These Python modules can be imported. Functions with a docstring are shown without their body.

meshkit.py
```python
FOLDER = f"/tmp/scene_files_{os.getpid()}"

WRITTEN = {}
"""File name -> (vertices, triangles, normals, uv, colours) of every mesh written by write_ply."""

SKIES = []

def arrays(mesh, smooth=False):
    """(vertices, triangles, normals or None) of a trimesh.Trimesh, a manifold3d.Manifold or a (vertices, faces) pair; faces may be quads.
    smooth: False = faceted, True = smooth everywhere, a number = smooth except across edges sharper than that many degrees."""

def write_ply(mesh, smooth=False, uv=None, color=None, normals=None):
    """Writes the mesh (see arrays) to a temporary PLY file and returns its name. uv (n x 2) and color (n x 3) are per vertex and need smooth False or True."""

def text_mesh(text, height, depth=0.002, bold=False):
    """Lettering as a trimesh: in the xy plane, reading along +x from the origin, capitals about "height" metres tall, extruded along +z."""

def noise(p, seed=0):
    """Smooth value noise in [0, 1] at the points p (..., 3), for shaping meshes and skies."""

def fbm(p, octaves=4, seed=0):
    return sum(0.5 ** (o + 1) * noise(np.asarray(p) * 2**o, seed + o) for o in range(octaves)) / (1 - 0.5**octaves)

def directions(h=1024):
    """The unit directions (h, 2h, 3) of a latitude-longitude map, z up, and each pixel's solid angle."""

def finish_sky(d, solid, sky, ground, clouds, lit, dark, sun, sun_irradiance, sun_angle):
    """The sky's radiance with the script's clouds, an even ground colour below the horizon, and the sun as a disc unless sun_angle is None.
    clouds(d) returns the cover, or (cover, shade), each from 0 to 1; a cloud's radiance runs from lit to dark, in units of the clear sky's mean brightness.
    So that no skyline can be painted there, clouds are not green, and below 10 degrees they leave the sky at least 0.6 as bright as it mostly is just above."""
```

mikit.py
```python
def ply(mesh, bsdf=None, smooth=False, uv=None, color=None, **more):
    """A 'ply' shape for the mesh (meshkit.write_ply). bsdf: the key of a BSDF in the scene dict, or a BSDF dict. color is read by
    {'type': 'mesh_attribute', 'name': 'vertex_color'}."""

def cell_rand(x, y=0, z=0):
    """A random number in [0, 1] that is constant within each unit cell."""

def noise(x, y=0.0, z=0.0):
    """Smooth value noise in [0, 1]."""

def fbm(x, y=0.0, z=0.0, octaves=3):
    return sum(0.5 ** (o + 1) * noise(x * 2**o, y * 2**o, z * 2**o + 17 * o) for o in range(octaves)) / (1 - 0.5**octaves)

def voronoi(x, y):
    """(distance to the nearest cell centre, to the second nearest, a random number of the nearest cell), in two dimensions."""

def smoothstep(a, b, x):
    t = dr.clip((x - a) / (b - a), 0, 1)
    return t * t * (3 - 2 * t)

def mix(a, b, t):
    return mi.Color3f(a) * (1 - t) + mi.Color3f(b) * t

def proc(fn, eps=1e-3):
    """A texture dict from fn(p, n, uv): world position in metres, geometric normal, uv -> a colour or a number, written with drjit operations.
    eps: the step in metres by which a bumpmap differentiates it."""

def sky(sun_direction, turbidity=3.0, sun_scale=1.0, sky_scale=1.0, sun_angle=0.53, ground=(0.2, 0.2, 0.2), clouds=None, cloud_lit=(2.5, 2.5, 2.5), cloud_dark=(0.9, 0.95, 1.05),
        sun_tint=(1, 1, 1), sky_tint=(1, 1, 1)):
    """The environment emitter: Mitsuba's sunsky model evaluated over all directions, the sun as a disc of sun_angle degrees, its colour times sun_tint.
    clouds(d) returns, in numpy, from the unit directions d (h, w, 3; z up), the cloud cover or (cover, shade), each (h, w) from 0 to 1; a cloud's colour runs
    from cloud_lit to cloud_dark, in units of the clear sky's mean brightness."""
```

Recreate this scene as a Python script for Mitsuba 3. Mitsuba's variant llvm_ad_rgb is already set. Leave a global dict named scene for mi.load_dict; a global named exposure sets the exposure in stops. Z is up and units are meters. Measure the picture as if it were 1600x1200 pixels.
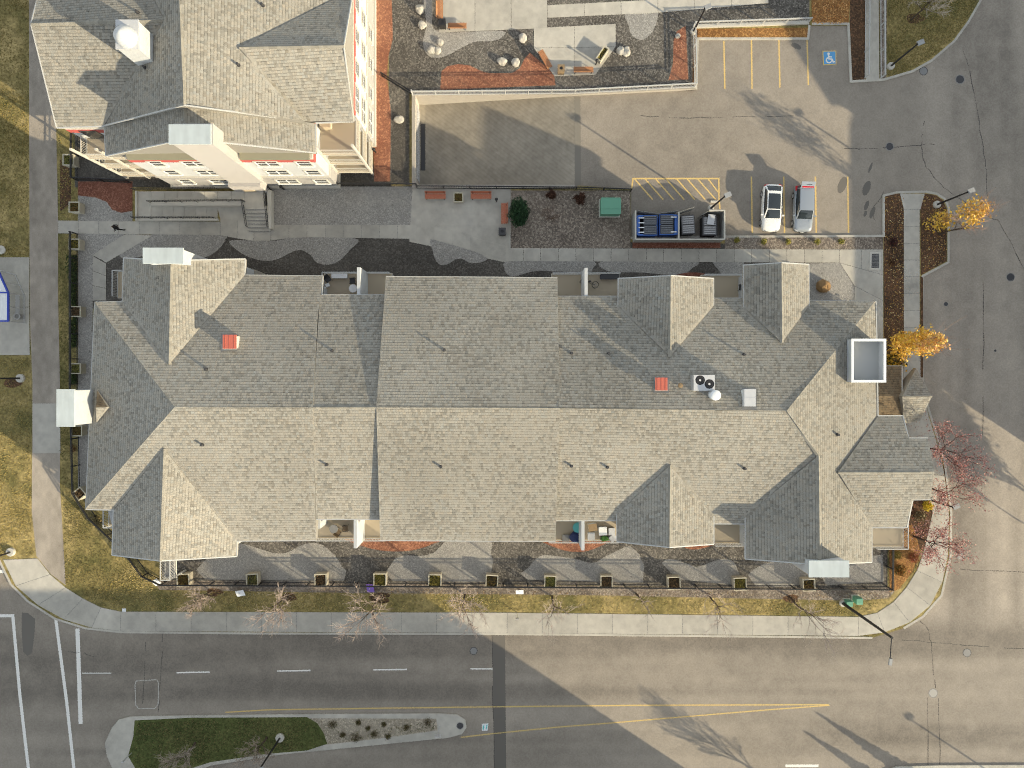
import math, random
import numpy as np, trimesh, manifold3d, shapely
from shapely.geometry import Polygon, LineString, Point, box as sbox
from shapely.ops import unary_union
import drjit as dr, mitsuba as mi, mikit, meshkit
from mikit import noise, fbm, voronoi, cell_rand, smoothstep, mix, proc

# ------------------------------------------------------------------ camera, sky, exposure
H, F, NX, NY = 73.75, 1180.0, 806.0, 585.0      # flying height (m), focal length and nadir of the 1600 x 1200 photograph
T = mi.ScalarTransform4f
scene, labels = {'type': 'scene'}, {}
scene['camera'] = {'type': 'perspective', 'fov': math.degrees(2 * math.atan(800 / F)), 'fov_axis': 'x', 'near_clip': 1.0, 'far_clip': 4000.0,
                   'principal_point_offset_x': (800 - NX) / 1600, 'principal_point_offset_y': (600 - NY) / 1200,
                   'to_world': T().look_at(origin=[0, 0, H], target=[0, 0, 0], up=[0, 1, 0])}
SUN = (0.835, -0.551, 0.333)
scene['sky'] = mikit.sky(SUN, turbidity=3, sky_scale=1.15, sky_tint=(1.14, 1.0, 0.84), sun_tint=(0.81, 0.95, 1.20),
                         clouds=lambda d: 0.34 + 0 * d[..., 2], cloud_lit=(2.6, 2.5, 2.35))     # even cloud veil added to brighten the shade, over a low sun
exposure = 2.78
rng = np.random.default_rng(7)
random.seed(7)


def W(px, py, h=0.0):
    """World point at height h that lies on the sight line of a pixel of the photograph."""
    k = (H - h) / F
    return np.array([(px - NX) * k, -(py - NY) * k, h])


def G(pts, h=0.0):
    return [tuple(W(a, b, h)[:2]) for a, b in pts]


# ------------------------------------------------------------------ names, labels
used = {}


def num(name):
    n = used.get(name, 0)
    used[name] = n + 1
    return name if n == 0 else f'{name}_{n:03d}'


def thing(name, label, cat, group=None):
    k = num(name)
    labels[k] = {'label': label, 'category': cat}
    if group:
        labels[k]['group'] = group
    return k


def put(key, mesh, mat, smooth=False, uv=None, color=None):
    if hasattr(mesh, 'get'):
        mesh = mesh.get()
    scene[key] = mikit.ply(mesh, mat, smooth, uv=uv, color=color)
    return key


def part(parent, name, mesh, mat, smooth=False, uv=None, color=None, label=None, stuff=False):
    k = num(parent + '__' + name)
    put(k, mesh, mat, smooth, uv, color)
    if label or stuff:
        labels[k] = {}
        if label:
            labels[k]['label'] = label
        if stuff:
            labels[k]['kind'] = 'stuff'
    return k


def single(name, label, cat, mesh, mat, smooth=False, group=None, **k):
    key = thing(name, label, cat, group)
    return put(key, mesh, mat, smooth, **k)


def ground(name, mesh, mat, kind='structure', label=None, **k):
    key = num(name)
    put(key, mesh, mat, **k)
    labels[key] = {'kind': kind}
    if label:
        labels[key]['label'] = label
    return key


# ------------------------------------------------------------------ meshes
def turn(a, b, c):
    return (b[0] - a[0]) * (c[1] - a[1]) - (b[1] - a[1]) * (c[0] - a[0])


class MB:
    def __init__(s):
        s.v, s.f, s.n = [], [], 0

    def raw(s, v, f):
        v = np.asarray(v, float)
        s.v.append(v)
        s.f.append(np.asarray(f, int) + s.n)
        s.n += len(v)
        return s

    def box(s, c, size, rz=0.0, tilt=0.0):
        x, y, z = np.asarray(size, float) / 2
        v = np.array([[-x, -y, -z], [x, -y, -z], [x, y, -z], [-x, y, -z], [-x, -y, z], [x, -y, z], [x, y, z], [-x, y, z]])
        if tilt:
            a, b = math.cos(tilt), math.sin(tilt)
            v = v @ np.array([[1, 0, 0], [0, a, b], [0, -b, a]])
        a, b = math.cos(rz), math.sin(rz)
        v = v @ np.array([[a, b, 0], [-b, a, 0], [0, 0, 1]]) + np.asarray(c, float)
        return s.raw(v, BOXF)

    def box2(s, x0, x1, y0, y1, z0, z1):
        return s.box(((x0 + x1) / 2, (y0 + y1) / 2, (z0 + z1) / 2), (x1 - x0, y1 - y0, z1 - z0))

    def hexa(s, bot, top):
        return s.raw(np.vstack([bot, top]), BOXF)

    def bar(s, p, q, w, h=None, up=(0, 0, 1)):
        p, q = np.asarray(p, float), np.asarray(q, float)
        d = q - p
        d /= max(np.linalg.norm(d), 1e-9)
        a = np.cross(d, up)
        if np.linalg.norm(a) < 1e-3:
            a = np.cross(d, (1, 0, 0))
        a /= np.linalg.norm(a)
        b = np.cross(a, d)
        h = h or w
        c = [(-a * w - b * h) / 2, (a * w - b * h) / 2, (a * w + b * h) / 2, (-a * w + b * h) / 2]
        return s.raw([p + x for x in c] + [q + x for x in c], BOXF)

    def tube(s, p, q, r0, r1=None, n=8, cap=True):
        p, q = np.asarray(p, float), np.asarray(q, float)
        r1 = r0 if r1 is None else r1
        d = q - p
        d /= max(np.linalg.norm(d), 1e-9)
        a = np.cross(d, (0, 0, 1) if abs(d[2]) < .9 else (1, 0, 0))
        a /= np.linalg.norm(a)
        b = np.cross(d, a)
        t = np.arange(n) * 2 * np.pi / n
        ring = np.cos(t)[:, None] * a + np.sin(t)[:, None] * b
        v = np.vstack([p + ring * r0, q + ring * r1, [p], [q]])
        i = np.arange(n)
        j = (i + 1) % n
        f = [np.c_[i, j, j + n], np.c_[i, j + n, i + n]]
        if cap:
            f += [np.c_[j, i, np.full(n, 2 * n)], np.c_[i + n, j + n, np.full(n, 2 * n + 1)]]
        return s.raw(v, np.vstack(f))

    def prism(s, poly, z0, z1):
        """poly: shapely polygon (world xy) or list of points."""
        if not hasattr(poly, 'geom_type'):
            poly = Polygon(poly)
        if not poly.is_valid:
            poly = poly.buffer(0)
        for g in (poly.geoms if hasattr(poly, 'geoms') else [poly]):
            if g.area < 1e-6:
                continue
            v, f = trimesh.creation.triangulate_polygon(g)
            n = len(v)
            if turn(v[f[0, 0]], v[f[0, 1]], v[f[0, 2]]) < 0:
                f = f[:, ::-1]
            s.raw(np.c_[v, np.full(n, z1)], f)
            if z0 is None:
                continue
            s.raw(np.c_[v, np.full(n, z0)], f[:, ::-1])
            for ring, ccw in [(g.exterior, True)] + [(r, False) for r in g.interiors]:
                c = np.array(ring.coords)[:-1]
                if ring.is_ccw != ccw:
                    c = c[::-1]
                m = len(c)
                i = np.arange(m)
                j = (i + 1) % m
                s.raw(np.vstack([np.c_[c, np.full(m, z0)], np.c_[c, np.full(m, z1)]]), np.vstack([np.c_[i, j, j + m], np.c_[i, j + m, i + m]]))
        return s

    def disc(s, c, r, z0, z1, n=20):
        return s.prism(Point(c[0], c[1]).buffer(r, n // 4 + 1), z0, z1)

    def add(s, m):
        if isinstance(m, MB):
            m = m.get()
        return s.raw(m.vertices, m.faces)

    def get(s):
        return trimesh.Trimesh(np.vstack(s.v), np.vstack(s.f), process=False)


BOXF = np.array([[0, 2, 1], [0, 3, 2], [4, 5, 6], [4, 6, 7], [0, 1, 5], [0, 5, 4], [1, 2, 6], [1, 6, 5], [2, 3, 7], [2, 7, 6], [3, 0, 4], [3, 4, 7]])


def sheet(pts, z, z0=None, h=0.0):
    return MB().prism(G(pts, h), z0, z)


def spline(pts, n=6):
    """closed Catmull-Rom through pixel points, for the curved edges of the gravel beds"""
    p = np.array(pts, float)
    out, m = [], len(p)
    for i in range(m):
        a, b, c, d = p[i - 1], p[i], p[(i + 1) % m], p[(i + 2) % m]
        for t in np.arange(n) / n:
            out.append(.5 * (2 * b + (c - a) * t + (2 * a - 5 * b + 4 * c - d) * t * t + (3 * b - a - 3 * c + d) * t ** 3))
    return [tuple(x) for x in out]


def lathe(prof, c=(0, 0, 0), n=24):
    m = trimesh.creation.revolve(np.array(prof, float), sections=n)
    m.apply_translation(c)
    return m


def blob(c, r, seed=0, amp=.25, sub=2, scale=(1, 1, 1), freq=1.6):
    m = trimesh.creation.icosphere(subdivisions=sub, radius=1)
    v = np.array(m.vertices)
    d = meshkit.fbm(v * freq + seed * 7.3, 3, seed) - .5
    v = v * (1 + 2 * amp * d)[:, None] * np.asarray(scale) * r + np.asarray(c)
    return trimesh.Trimesh(v, m.faces, process=False)


# ------------------------------------------------------------------ materials
def plain(key, rgb, rough=.8, **k):
    scene[key] = {'type': 'twosided', 'bsdf': {'type': 'principled', 'base_color': {'type': 'rgb', 'value': list(rgb)}, 'roughness': rough, **k}}
    return key


def tex(key, fn, rough=.9, bump=None, bs=.01, spec=.3):
    b = {'type': 'principled', 'base_color': proc(fn), 'roughness': rough, 'specular': spec}
    if bump:
        b = {'type': 'bumpmap', 'tex': proc(bump, eps=.02), 'scale': bs, 'bsdf': b}
    scene[key] = {'type': 'twosided', 'bsdf': b}
    return key


def vcol(key, rough=.9, spec=.2, **k):
    scene[key] = {'type': 'twosided', 'bsdf': {'type': 'principled', 'base_color': {'type': 'mesh_attribute', 'name': 'vertex_color'}, 'roughness': rough, 'specular': spec, **k}}
    return key


def f_asphalt(p, n, uv):
    big = fbm(p.x * .06, p.y * .06, 1.0, 3)
    lanes_s = fbm(p.y * .42 + 5, p.x * .025, 2.0, 3)
    lanes_e = fbm(p.x * .42 + 9, p.y * .025, 3.0, 3)
    ws = smoothstep(-23.0, -26.0, p.y)
    we = smoothstep(38.0, 41.5, p.x) * (1 - ws)
    t = .5 + .55 * (big - .5) + ws * 1.15 * (lanes_s - .5) + we * 1.0 * (lanes_e - .5)
    mot = fbm(p.x * .9, p.y * .9, 4.0, 3) - .5
    grain = noise(p.x * 9, p.y * 9, 1.0) - .5
    fine = noise(p.x * 31, p.y * 31, 2.0) - .5
    v = dr.clip(t + .35 * mot + .24 * grain + .22 * fine, 0, 1)
    c = mix((.170, .151, .130), (.380, .338, .288), v)
    older = smoothstep(-2.2, -2.4, p.x) * ws            # the darker carpet left of the cut across the main road
    return c * (1 - .04 * older) * (1 + .24 * we)


def f_concrete(p, n, uv):
    a = fbm(p.x * .35, p.y * .35, 2.0, 3)
    b = fbm(p.x * 2.2, p.y * 2.2, 5.0, 3)
    g = noise(p.x * 24, p.y * 24, 1.0)
    r = uv.x                                            # each slab has its own tone
    v = .85 + .30 * (a - .5) + .22 * (b - .5) + .07 * (g - .5) + .12 * (r - .5)
    st = smoothstep(.62, .78, fbm(p.x * .8 + 3, p.y * .8 + 11, 9.0, 3))
    return mix((.515, .492, .44), (.45, .43, .39), st * .6) * v


def f_path(p, n, uv):
    a = fbm(p.x * .5, p.y * .12, 2.0, 3)
    b = fbm(p.x * 2.0, p.y * 1.2, 5.0, 3)
    g = noise(p.x * 22, p.y * 22, 1.0)
    v = .9 + .5 * (a - .5) + .45 * (b - .5) + .14 * (g - .5)
    return mi.Color3f(.37, .328, .28) * v


PAL = [((.085, .078, .070), (.33, .305, .27)),    # 0 dark gravel
       ((.30, .288, .27), (.50, .482, .45)),       # 1 light gravel
       ((.27, .11, .068), (.60, .30, .185)),      # 2 red bark
       ((.055, .035, .022), (.24, .13, .07)),     # 3 brown bark
       ((.14, .115, .095), (.50, .43, .36)),      # 4 mixed pebbles
       ((.17, .062, .04), (.38, .18, .125)),      # 5 dull red bark
       ((.21, .10, .035), (.60, .33, .12)),       # 6 orange bark
       ((.075, .069, .062), (.20, .185, .165)),    # 7 dark soil and gravel
       ((.30, .26, .20), (.64, .57, .46))]        # 8 sandy gravel


def f_chips(p, n, uv):
    k = uv.x * 10
    lo, hi = mi.Color3f(0), mi.Color3f(0)
    for i, (a, b) in enumerate(PAL):
        m = (k >= i) & (k < i + 1)
        lo = dr.select(m, mi.Color3f(a), lo)
        hi = dr.select(m, mi.Color3f(b), hi)
    d1, d2, r = voronoi(p.x * 8, p.y * 8)
    gap = smoothstep(.0, .16, d2 - d1)
    patch = fbm(p.x * .45, p.y * .45, 3.0, 3)
    t = dr.clip(.02 + .72 * r * r + .55 * (patch - .42), 0, 1)
    return (lo * (1 - t) + hi * t) * (.5 + .5 * gap)


def b_chips(p, n, uv):
    d1, d2, r = voronoi(p.x * 8, p.y * 8)
    return smoothstep(0, .5, d2 - d1) * (.4 + .6 * r)


def f_grass(p, n, uv):
    a = fbm(p.x * .22, p.y * .22, 1.0, 3)
    b = fbm(p.x * 1.1, p.y * 1.1, 2.0, 3)
    g = fbm(p.x * 6.0, p.y * 6.0, 3.0, 2)
    v = dr.clip(.5 + 1.3 * (a - .5) + .9 * (b - .5), 0, 1)
    straw, olive, dark = mi.Color3f(.40, .315, .145), mi.Color3f(.245, .20, .085), mi.Color3f(.13, .12, .048)
    c = dr.select(v > .5, mix(olive, straw, (v - .5) * 2), mix(dark, olive, v * 2))
    c = mix(c, mi.Color3f(.062, .085, .028), uv.x)      # the watered median is green
    return c * (.55 + .9 * g)


def f_ramp(p, n, uv):
    s = dr.sin((p.x + p.y * 1.25) * 2 * math.pi / .55)
    a = fbm(p.x * .3, p.y * .3, 2.0, 3)
    g = fbm(p.x * 3, p.y * 3, 5.0, 3)
    st = smoothstep(.5, .9, s * .5 + .5)
    return mi.Color3f(.36, .325, .27) * (.86 + .5 * (a - .5) + .3 * (g - .5)) * (1 - .08 * st)


def b_ramp(p, n, uv):
    return dr.sin((p.x + p.y * 1.25) * 2 * math.pi / .55)


def f_siding(p, n, uv):
    s = p.z / .18
    lip = smoothstep(.80, .98, s - dr.floor(s))
    a = fbm(p.x * .4 + p.z, p.y * .4, p.z * .3, 3)
    return mi.Color3f(.54, .56, .58) * (.94 + .12 * (a - .5)) * (1 - .10 * lip)


def f_stucco(p, n, uv):
    a = fbm(p.x * .5 + p.z, p.y * .5, p.z * .4, 3)
    g = noise(p.x * 20 + p.z * 17, p.y * 20, p.z * 9)
    return mi.Color3f(.40, .37, .33) * (.9 + .25 * (a - .5) + .1 * (g - .5))


def f_metal(p, n, uv):
    a = fbm(p.x * .9, p.y * .9, p.z * .9, 3)
    b = fbm(p.x * 3.0, p.y * .6, 4.0, 3)
    return mi.Color3f(.55, .61, .63) * (.88 + .22 * (a - .5) + .2 * (b - .5))


tex('m_asphalt', f_asphalt)
tex('m_concrete', f_concrete)
tex('m_path', f_path)
tex('m_chips', f_chips, bump=b_chips, bs=.035)
tex('m_grass', f_grass, spec=.1)
tex('m_ramp', f_ramp, bump=b_ramp, bs=.008)
tex('m_siding', f_siding, rough=.6)
tex('m_stucco', f_stucco)
tex('m_flashing', f_metal, rough=.45)
def b_granule(p, n, uv):
    return noise(p.x * 26, p.y * 26, p.z * 26) + .5 * noise(p.x * 61, p.y * 61, p.z * 61)


scene['m_shingle'] = {'type': 'twosided', 'bsdf': {'type': 'bumpmap', 'tex': proc(b_granule, eps=.006), 'scale': .011,
                      'bsdf': {'type': 'principled', 'base_color': {'type': 'mesh_attribute', 'name': 'vertex_color'}, 'roughness': 1.0, 'specular': .15}}}
vcol('m_leaf', rough=.75)
vcol('m_bark')
vcol('m_stone')
plain('white', (.76, .78, .80), .5)
plain('membrane', (.40, .41, .41), .8)
plain('stone_grey', (.31, .305, .30), .9)
plain('white_wall', (.47, .485, .50), .7)
plain('lamp_shell', (.30, .31, .32), .5)
plain('trim_beige', (.52, .50, .45), .6)
plain('gutter', (.47, .475, .47), .5)
plain('roof_edge', (.24, .23, .21), .85)
plain('deck', (.46, .39, .29), .8)
plain('red_trim', (.42, .09, .08), .7)
plain('red_metal', (.50, .13, .09), .5)
plain('brick_tan', (.40, .385, .375), .9)
plain('dome', (.56, .58, .60), .45)
plain('black_metal', (.018, .018, .02), .45)
plain('dark_grey', (.05, .05, .055), .6)
plain('mid_grey', (.22, .22, .22), .6)
plain('light_grey', (.52, .53, .55), .5)
plain('steel', (.62, .63, .65), .35, metallic=.6)
plain('glass_dark', (.03, .035, .04), .08, specular=.8)
plain('glass_car', (.02, .028, .035), .05, specular=.9)
plain('paint_white', (.82, .82, .80), .25, clearcoat=.8, clearcoat_gloss=.9)
plain('paint_silver', (.33, .37, .42), .28, metallic=.35, clearcoat=.8, clearcoat_gloss=.9)
plain('tyre', (.02, .02, .02), .9)
plain('red_lamp', (.55, .02, .03), .2)
plain('line_yellow', (.60, .43, .17), .8)
plain('line_faded', (.47, .34, .13), .85)
plain('line_white', (.74, .73, .70), .8)
plain('line_dull', (.50, .49, .46), .85)
plain('crack', (.095, .087, .078), .95)
plain('patch_light', (.20, .185, .16), .95)
plain('pent', (.21, .20, .15), .9)
plain('patch', (.145, .134, .12), .95)
plain('iron_pale', (.36, .35, .33), .7)
plain('sign_blue', (.10, .33, .62), .6)
plain('blue_bin', (.05, .15, .50), .45)
plain('lid_black', (.045, .05, .06), .5)
plain('lid_grey', (.16, .16, .165), .6)
plain('lid_rib', (.16, .17, .19), .5)
plain('lid_rib_grey', (.40, .40, .41), .5)
plain('wood_fence', (.30, .30, .285), .85)
plain('green_box', (.12, .32, .22), .5)
plain('terracotta', (.44, .15, .085), .75)
plain('planter_rim', (.46, .43, .34), .8)
plain('m_planter', (.40, .37, .30), .85)
plain('cedar', (.40, .19, .09), .75)
plain('soil', (.05, .04, .028), .95)
plain('blue_frame', (.03, .06, .40), .4)
plain('purple', (.22, .13, .50), .6)
plain('teal', (.12, .48, .48), .5)
plain('cloth_black', (.012, .012, .015), .9)
plain('skin', (.45, .28, .20), .6)
plain('hair', (.02, .015, .012), .7)
plain('navy', (.02, .035, .12), .7)
plain('green_toy', (.06, .16, .03), .8)
plain('wicker', (.24, .17, .10), .8)
scene['pane'] = {'type': 'thindielectric'}


def uvc(mesh, u, v=0.5):
    """one uv for the whole mesh (tone or palette index)"""
    m = mesh.get() if hasattr(mesh, 'get') else mesh
    return m, np.tile([[u, v]], (len(m.vertices), 1))


def chips(name, pts, z, pal, kind='structure', sm=False, parent=None):
    m, uv = uvc(sheet(spline(pts) if sm else pts, z), (pal + .5) / 10)
    if parent:
        return part(parent, name, m, 'm_chips', uv=uv)
    return ground(name, m, 'm_chips', kind, uv=uv)



# ------------------------------------------------------------------ ground: road, block, kerbs
RAMP = [(650, 150), (898, 150), (898, 290), (650, 290)]
ramp_poly = Polygon(G(RAMP))
curb_line = [(1532, 0), (1512, 35), (1490, 65), (1455, 95), (1425, 112), (1380, 125), (1329, 128), (1325, 40)]
lot_edge = [(1325, 40), (1265, 40), (1262, 61), (1090, 61), (1087, 140), (898, 150), (650, 150), (650, 290), (898, 290), (985, 296), (985, 373), (1130, 373), (1130, 368),
            (1380, 368), (1380, 306)]
island = [(1380, 306), (1400, 301), (1445, 300), (1462, 303), (1475, 311), (1481, 325), (1481, 410), (1440, 432)]
east_curb = [(1440, 432), (1438, 590), (1450, 640), (1475, 720), (1485, 800), (1484, 870), (1470, 930), (1441, 963), (1411, 981), (1362, 996)]
south_curb = [(1362, 996), (1200, 994), (800, 990), (400, 989), (189, 987), (135, 981), (87, 966), (45, 939), (18, 912), (5, 885), (-6, 862), (-30, 800), (-60, 640), (-70, -2500)]
block_px = [(1545, -300)] + curb_line[:-1] + lot_edge + island[1:] + east_curb[1:] + south_curb[1:] + [(1545, -2500)]
block_poly = Polygon(G(block_px)).buffer(0)
median = Polygon(G([(176, 1136), (186, 1124), (205, 1119), (300, 1117), (500, 1115), (690, 1114), (715, 1116), (727, 1124), (729, 1136), (722, 1146), (700, 1152), (560, 1166), (440, 1178), (330, 1195),
                    (250, 1230), (190, 1230), (168, 1180), (165, 1160)]))
se_median = Polygon(G([(1385, 1260), (1383, 1203), (1400, 1197), (1470, 1195), (1700, 1194), (1900, 1194), (1900, 1260)]))
far = sbox(-420, -420, 420, 420)
south_block = Polygon(G([(-900, 1285), (1240, 1285), (1300, 1330), (1300, 5000), (-900, 5000)]))
east_block = Polygon(G([(1640, -2000), (1640, 960), (1700, 1010), (4000, 1010), (4000, -2000)]))
hole = ramp_poly
ground('road', MB().prism(far.difference(hole), None, 0.0), 'm_asphalt')
lawn = block_poly.difference(ramp_poly.buffer(.3))
m, uv = uvc(MB().prism(lawn, -.3, .115), 0.0)
ground('lawn', m, 'm_grass', uv=uv)
m, uv = uvc(MB().prism(south_block, -.3, .12), 0.0)
ground('lawn', m, 'm_grass', uv=uv)
m, uv = uvc(MB().prism(east_block, -.3, .12), 0.0)
ground('lawn', m, 'm_grass', uv=uv)


def kerb(pts, w=.22, z=.135, name='kerb'):
    ln = LineString(G(pts))
    m, uv = uvc(MB().prism(ln.buffer(w / 2, cap_style=2, join_style=1), -.1, z), .75)
    ground(name, m, 'm_concrete', uv=uv)


kerb(curb_line)
kerb([(1325, 40), (1325, 38), (1268, 38)])
kerb([(1264, 40), (1262, 61), (1090, 61), (1087, 140)])
kerb([(985, 372), (1132, 370), (1380, 369), (1380, 306)] + island[1:])
kerb(east_curb[:-1])
kerb(south_curb[:-2], .2, .15)
for poly in (median, se_median):
    m, uv = uvc(MB().prism(poly, -.1, .14), .8)
    ground('traffic_island', m, 'm_concrete', uv=uv)
green = Polygon(G([(213, 1126), (300, 1122), (480, 1121), (495, 1130), (505, 1145), (510, 1160), (480, 1170), (420, 1175), (330, 1188), (260, 1210), (215, 1200), (203, 1180), (211, 1150)])).buffer(.2).buffer(-.1)
m, uv = uvc(MB().prism(green, None, .148), .85)
ground('median_lawn', m, 'm_grass', uv=uv)
chips('median_soil', [(478, 1121), (682, 1122), (684, 1140), (600, 1152), (505, 1163)], .146, 8)

# garage ramp and its retaining walls
x0, x1 = W(650, 0)[0], W(898, 0)[0]
yN, yS = W(0, 150)[1], W(0, 290)[1]
DEEP = -2.4
ground('garage_ramp', MB().raw([[x0, yS, DEEP], [x0 + .6, yS, DEEP], [x1, yS, .0], [x1, yN, .0], [x0 + .6, yN, DEEP], [x0, yN, DEEP]], [[0, 1, 4], [0, 4, 5], [1, 2, 3], [1, 3, 4]]), 'm_ramp')
rw = thing('retaining_wall', 'beige concrete retaining wall around the sunken garage ramp', 'wall')
stuc = lambda mb, nm, **k: part(rw, nm, mb, 'm_stucco', **k)
stuc(MB().box2(x0 - .3, x1, yN, yN + .3, DEEP - .3, .42), 'north_wall')
stuc(MB().box2(x0 - .35, x0, yS, yN, DEEP - .3, .40), 'west_wall')
stuc(MB().box2(x0 - .35, x1, yS - .3, yS, DEEP - .3, .38), 'south_wall')
xe, ye = W(1085, 140)[0], W(0, 141)[1]
stuc(MB().raw([[x1, yN, -.2], [xe, ye, -.2], [xe, ye + .3, -.2], [x1, yN + .3, -.2], [x1, yN, .415], [xe, ye, .415], [xe, ye + .3, .415], [x1, yN + .3, .415]], BOXF), 'lot_wall')
single('trench_drain', 'long dark drain grate across the foot of the garage ramp', 'drain', MB().box2(x0 + .15, x0 + .62, W(0, 256)[1], W(0, 181)[1], DEEP, DEEP + .02), 'dark_grey')
gd = thing('garage_door', 'closed grey garage door at the bottom of the ramp', 'garage door')
part(gd, 'panel', MB().box2(x0, x0 + .06, yS + .8, yN - .8, DEEP, -.4), 'light_grey')
for i in range(4):
    part(gd, 'rib', MB().box2(x0 + .06, x0 + .09, yS + .8, yN - .8, DEEP + .3 + i * .6, DEEP + .36 + i * .6), 'mid_grey')

# parking lot surface with its markings
lot = Polygon(G([(898, 150), (1087, 141), (1091, 62), (1262, 62), (1266, 41), (1324, 41), (1329, 129), (1380, 126), (1385, 300), (1380, 306), (1380, 367), (1132, 367), (1132, 373), (985, 372), (985, 297), (898, 290)]))
pl = ground('parking_lot', MB().prism(lot, None, .004), 'm_asphalt')


def line(parent, name, pts, w, mat, z=.008):
    return part(parent, name, MB().prism(LineString(G(pts)).buffer(w / 2, cap_style=2, join_style=2), None, z), mat)


for a, b in [((1131, 64), (1132.5, 139)), ((1174, 63), (1175, 139)), ((1217, 62), (1218.5, 137)), ((1261, 62), (1263, 133))]:
    line(pl, 'stall_line', [a, b], .14, 'line_yellow')
for x in (1174.5, 1225, 1274.5, 1325):
    line(pl, 'stall_line', [(x - .5, 276), (x + .8, 364)], .14, 'line_yellow')
line(pl, 'hatch_border', [(987, 296), (989, 279), (1123, 279), (1123.5, 313), (1125, 327)], .14, 'line_yellow')
for i in range(8):
    x = 992 + i * 16.4
    e = (x + 28, 312) if i < 7 else (1122, 300)
    line(pl, 'hatch_line', [(x, 280), e], .13, 'line_yellow')
bx = [(1285, 79.5), (1306.5, 79), (1307, 101), (1286, 102)]
part(pl, 'parking_symbol_border', sheet(bx, .008), 'line_yellow')
part(pl, 'parking_symbol_panel', sheet([(1286.5, 81), (1305, 80.5), (1305.5, 99.5), (1287.5, 100.5)], .012), 'sign_blue')
wc = unary_union([Point(*W(1294.5, 84)[:2]).buffer(.13), LineString(G([(1294.5, 86), (1295, 92), (1300, 92.5), (1302, 97), (1303.5, 96.5)])).buffer(.07),
                  LineString(G([(1295, 88.5), (1299, 89)])).buffer(.06), Point(*W(1295.3, 94)[:2]).buffer(.32).difference(Point(*W(1295.3, 94)[:2]).buffer(.2)).difference(sbox(*W(1295, 92)[:2], *(W(1295, 92)[:2] + [2, 2])))])
part(pl, 'wheelchair_symbol', MB().prism(wc, None, .016), 'line_white')
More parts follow.
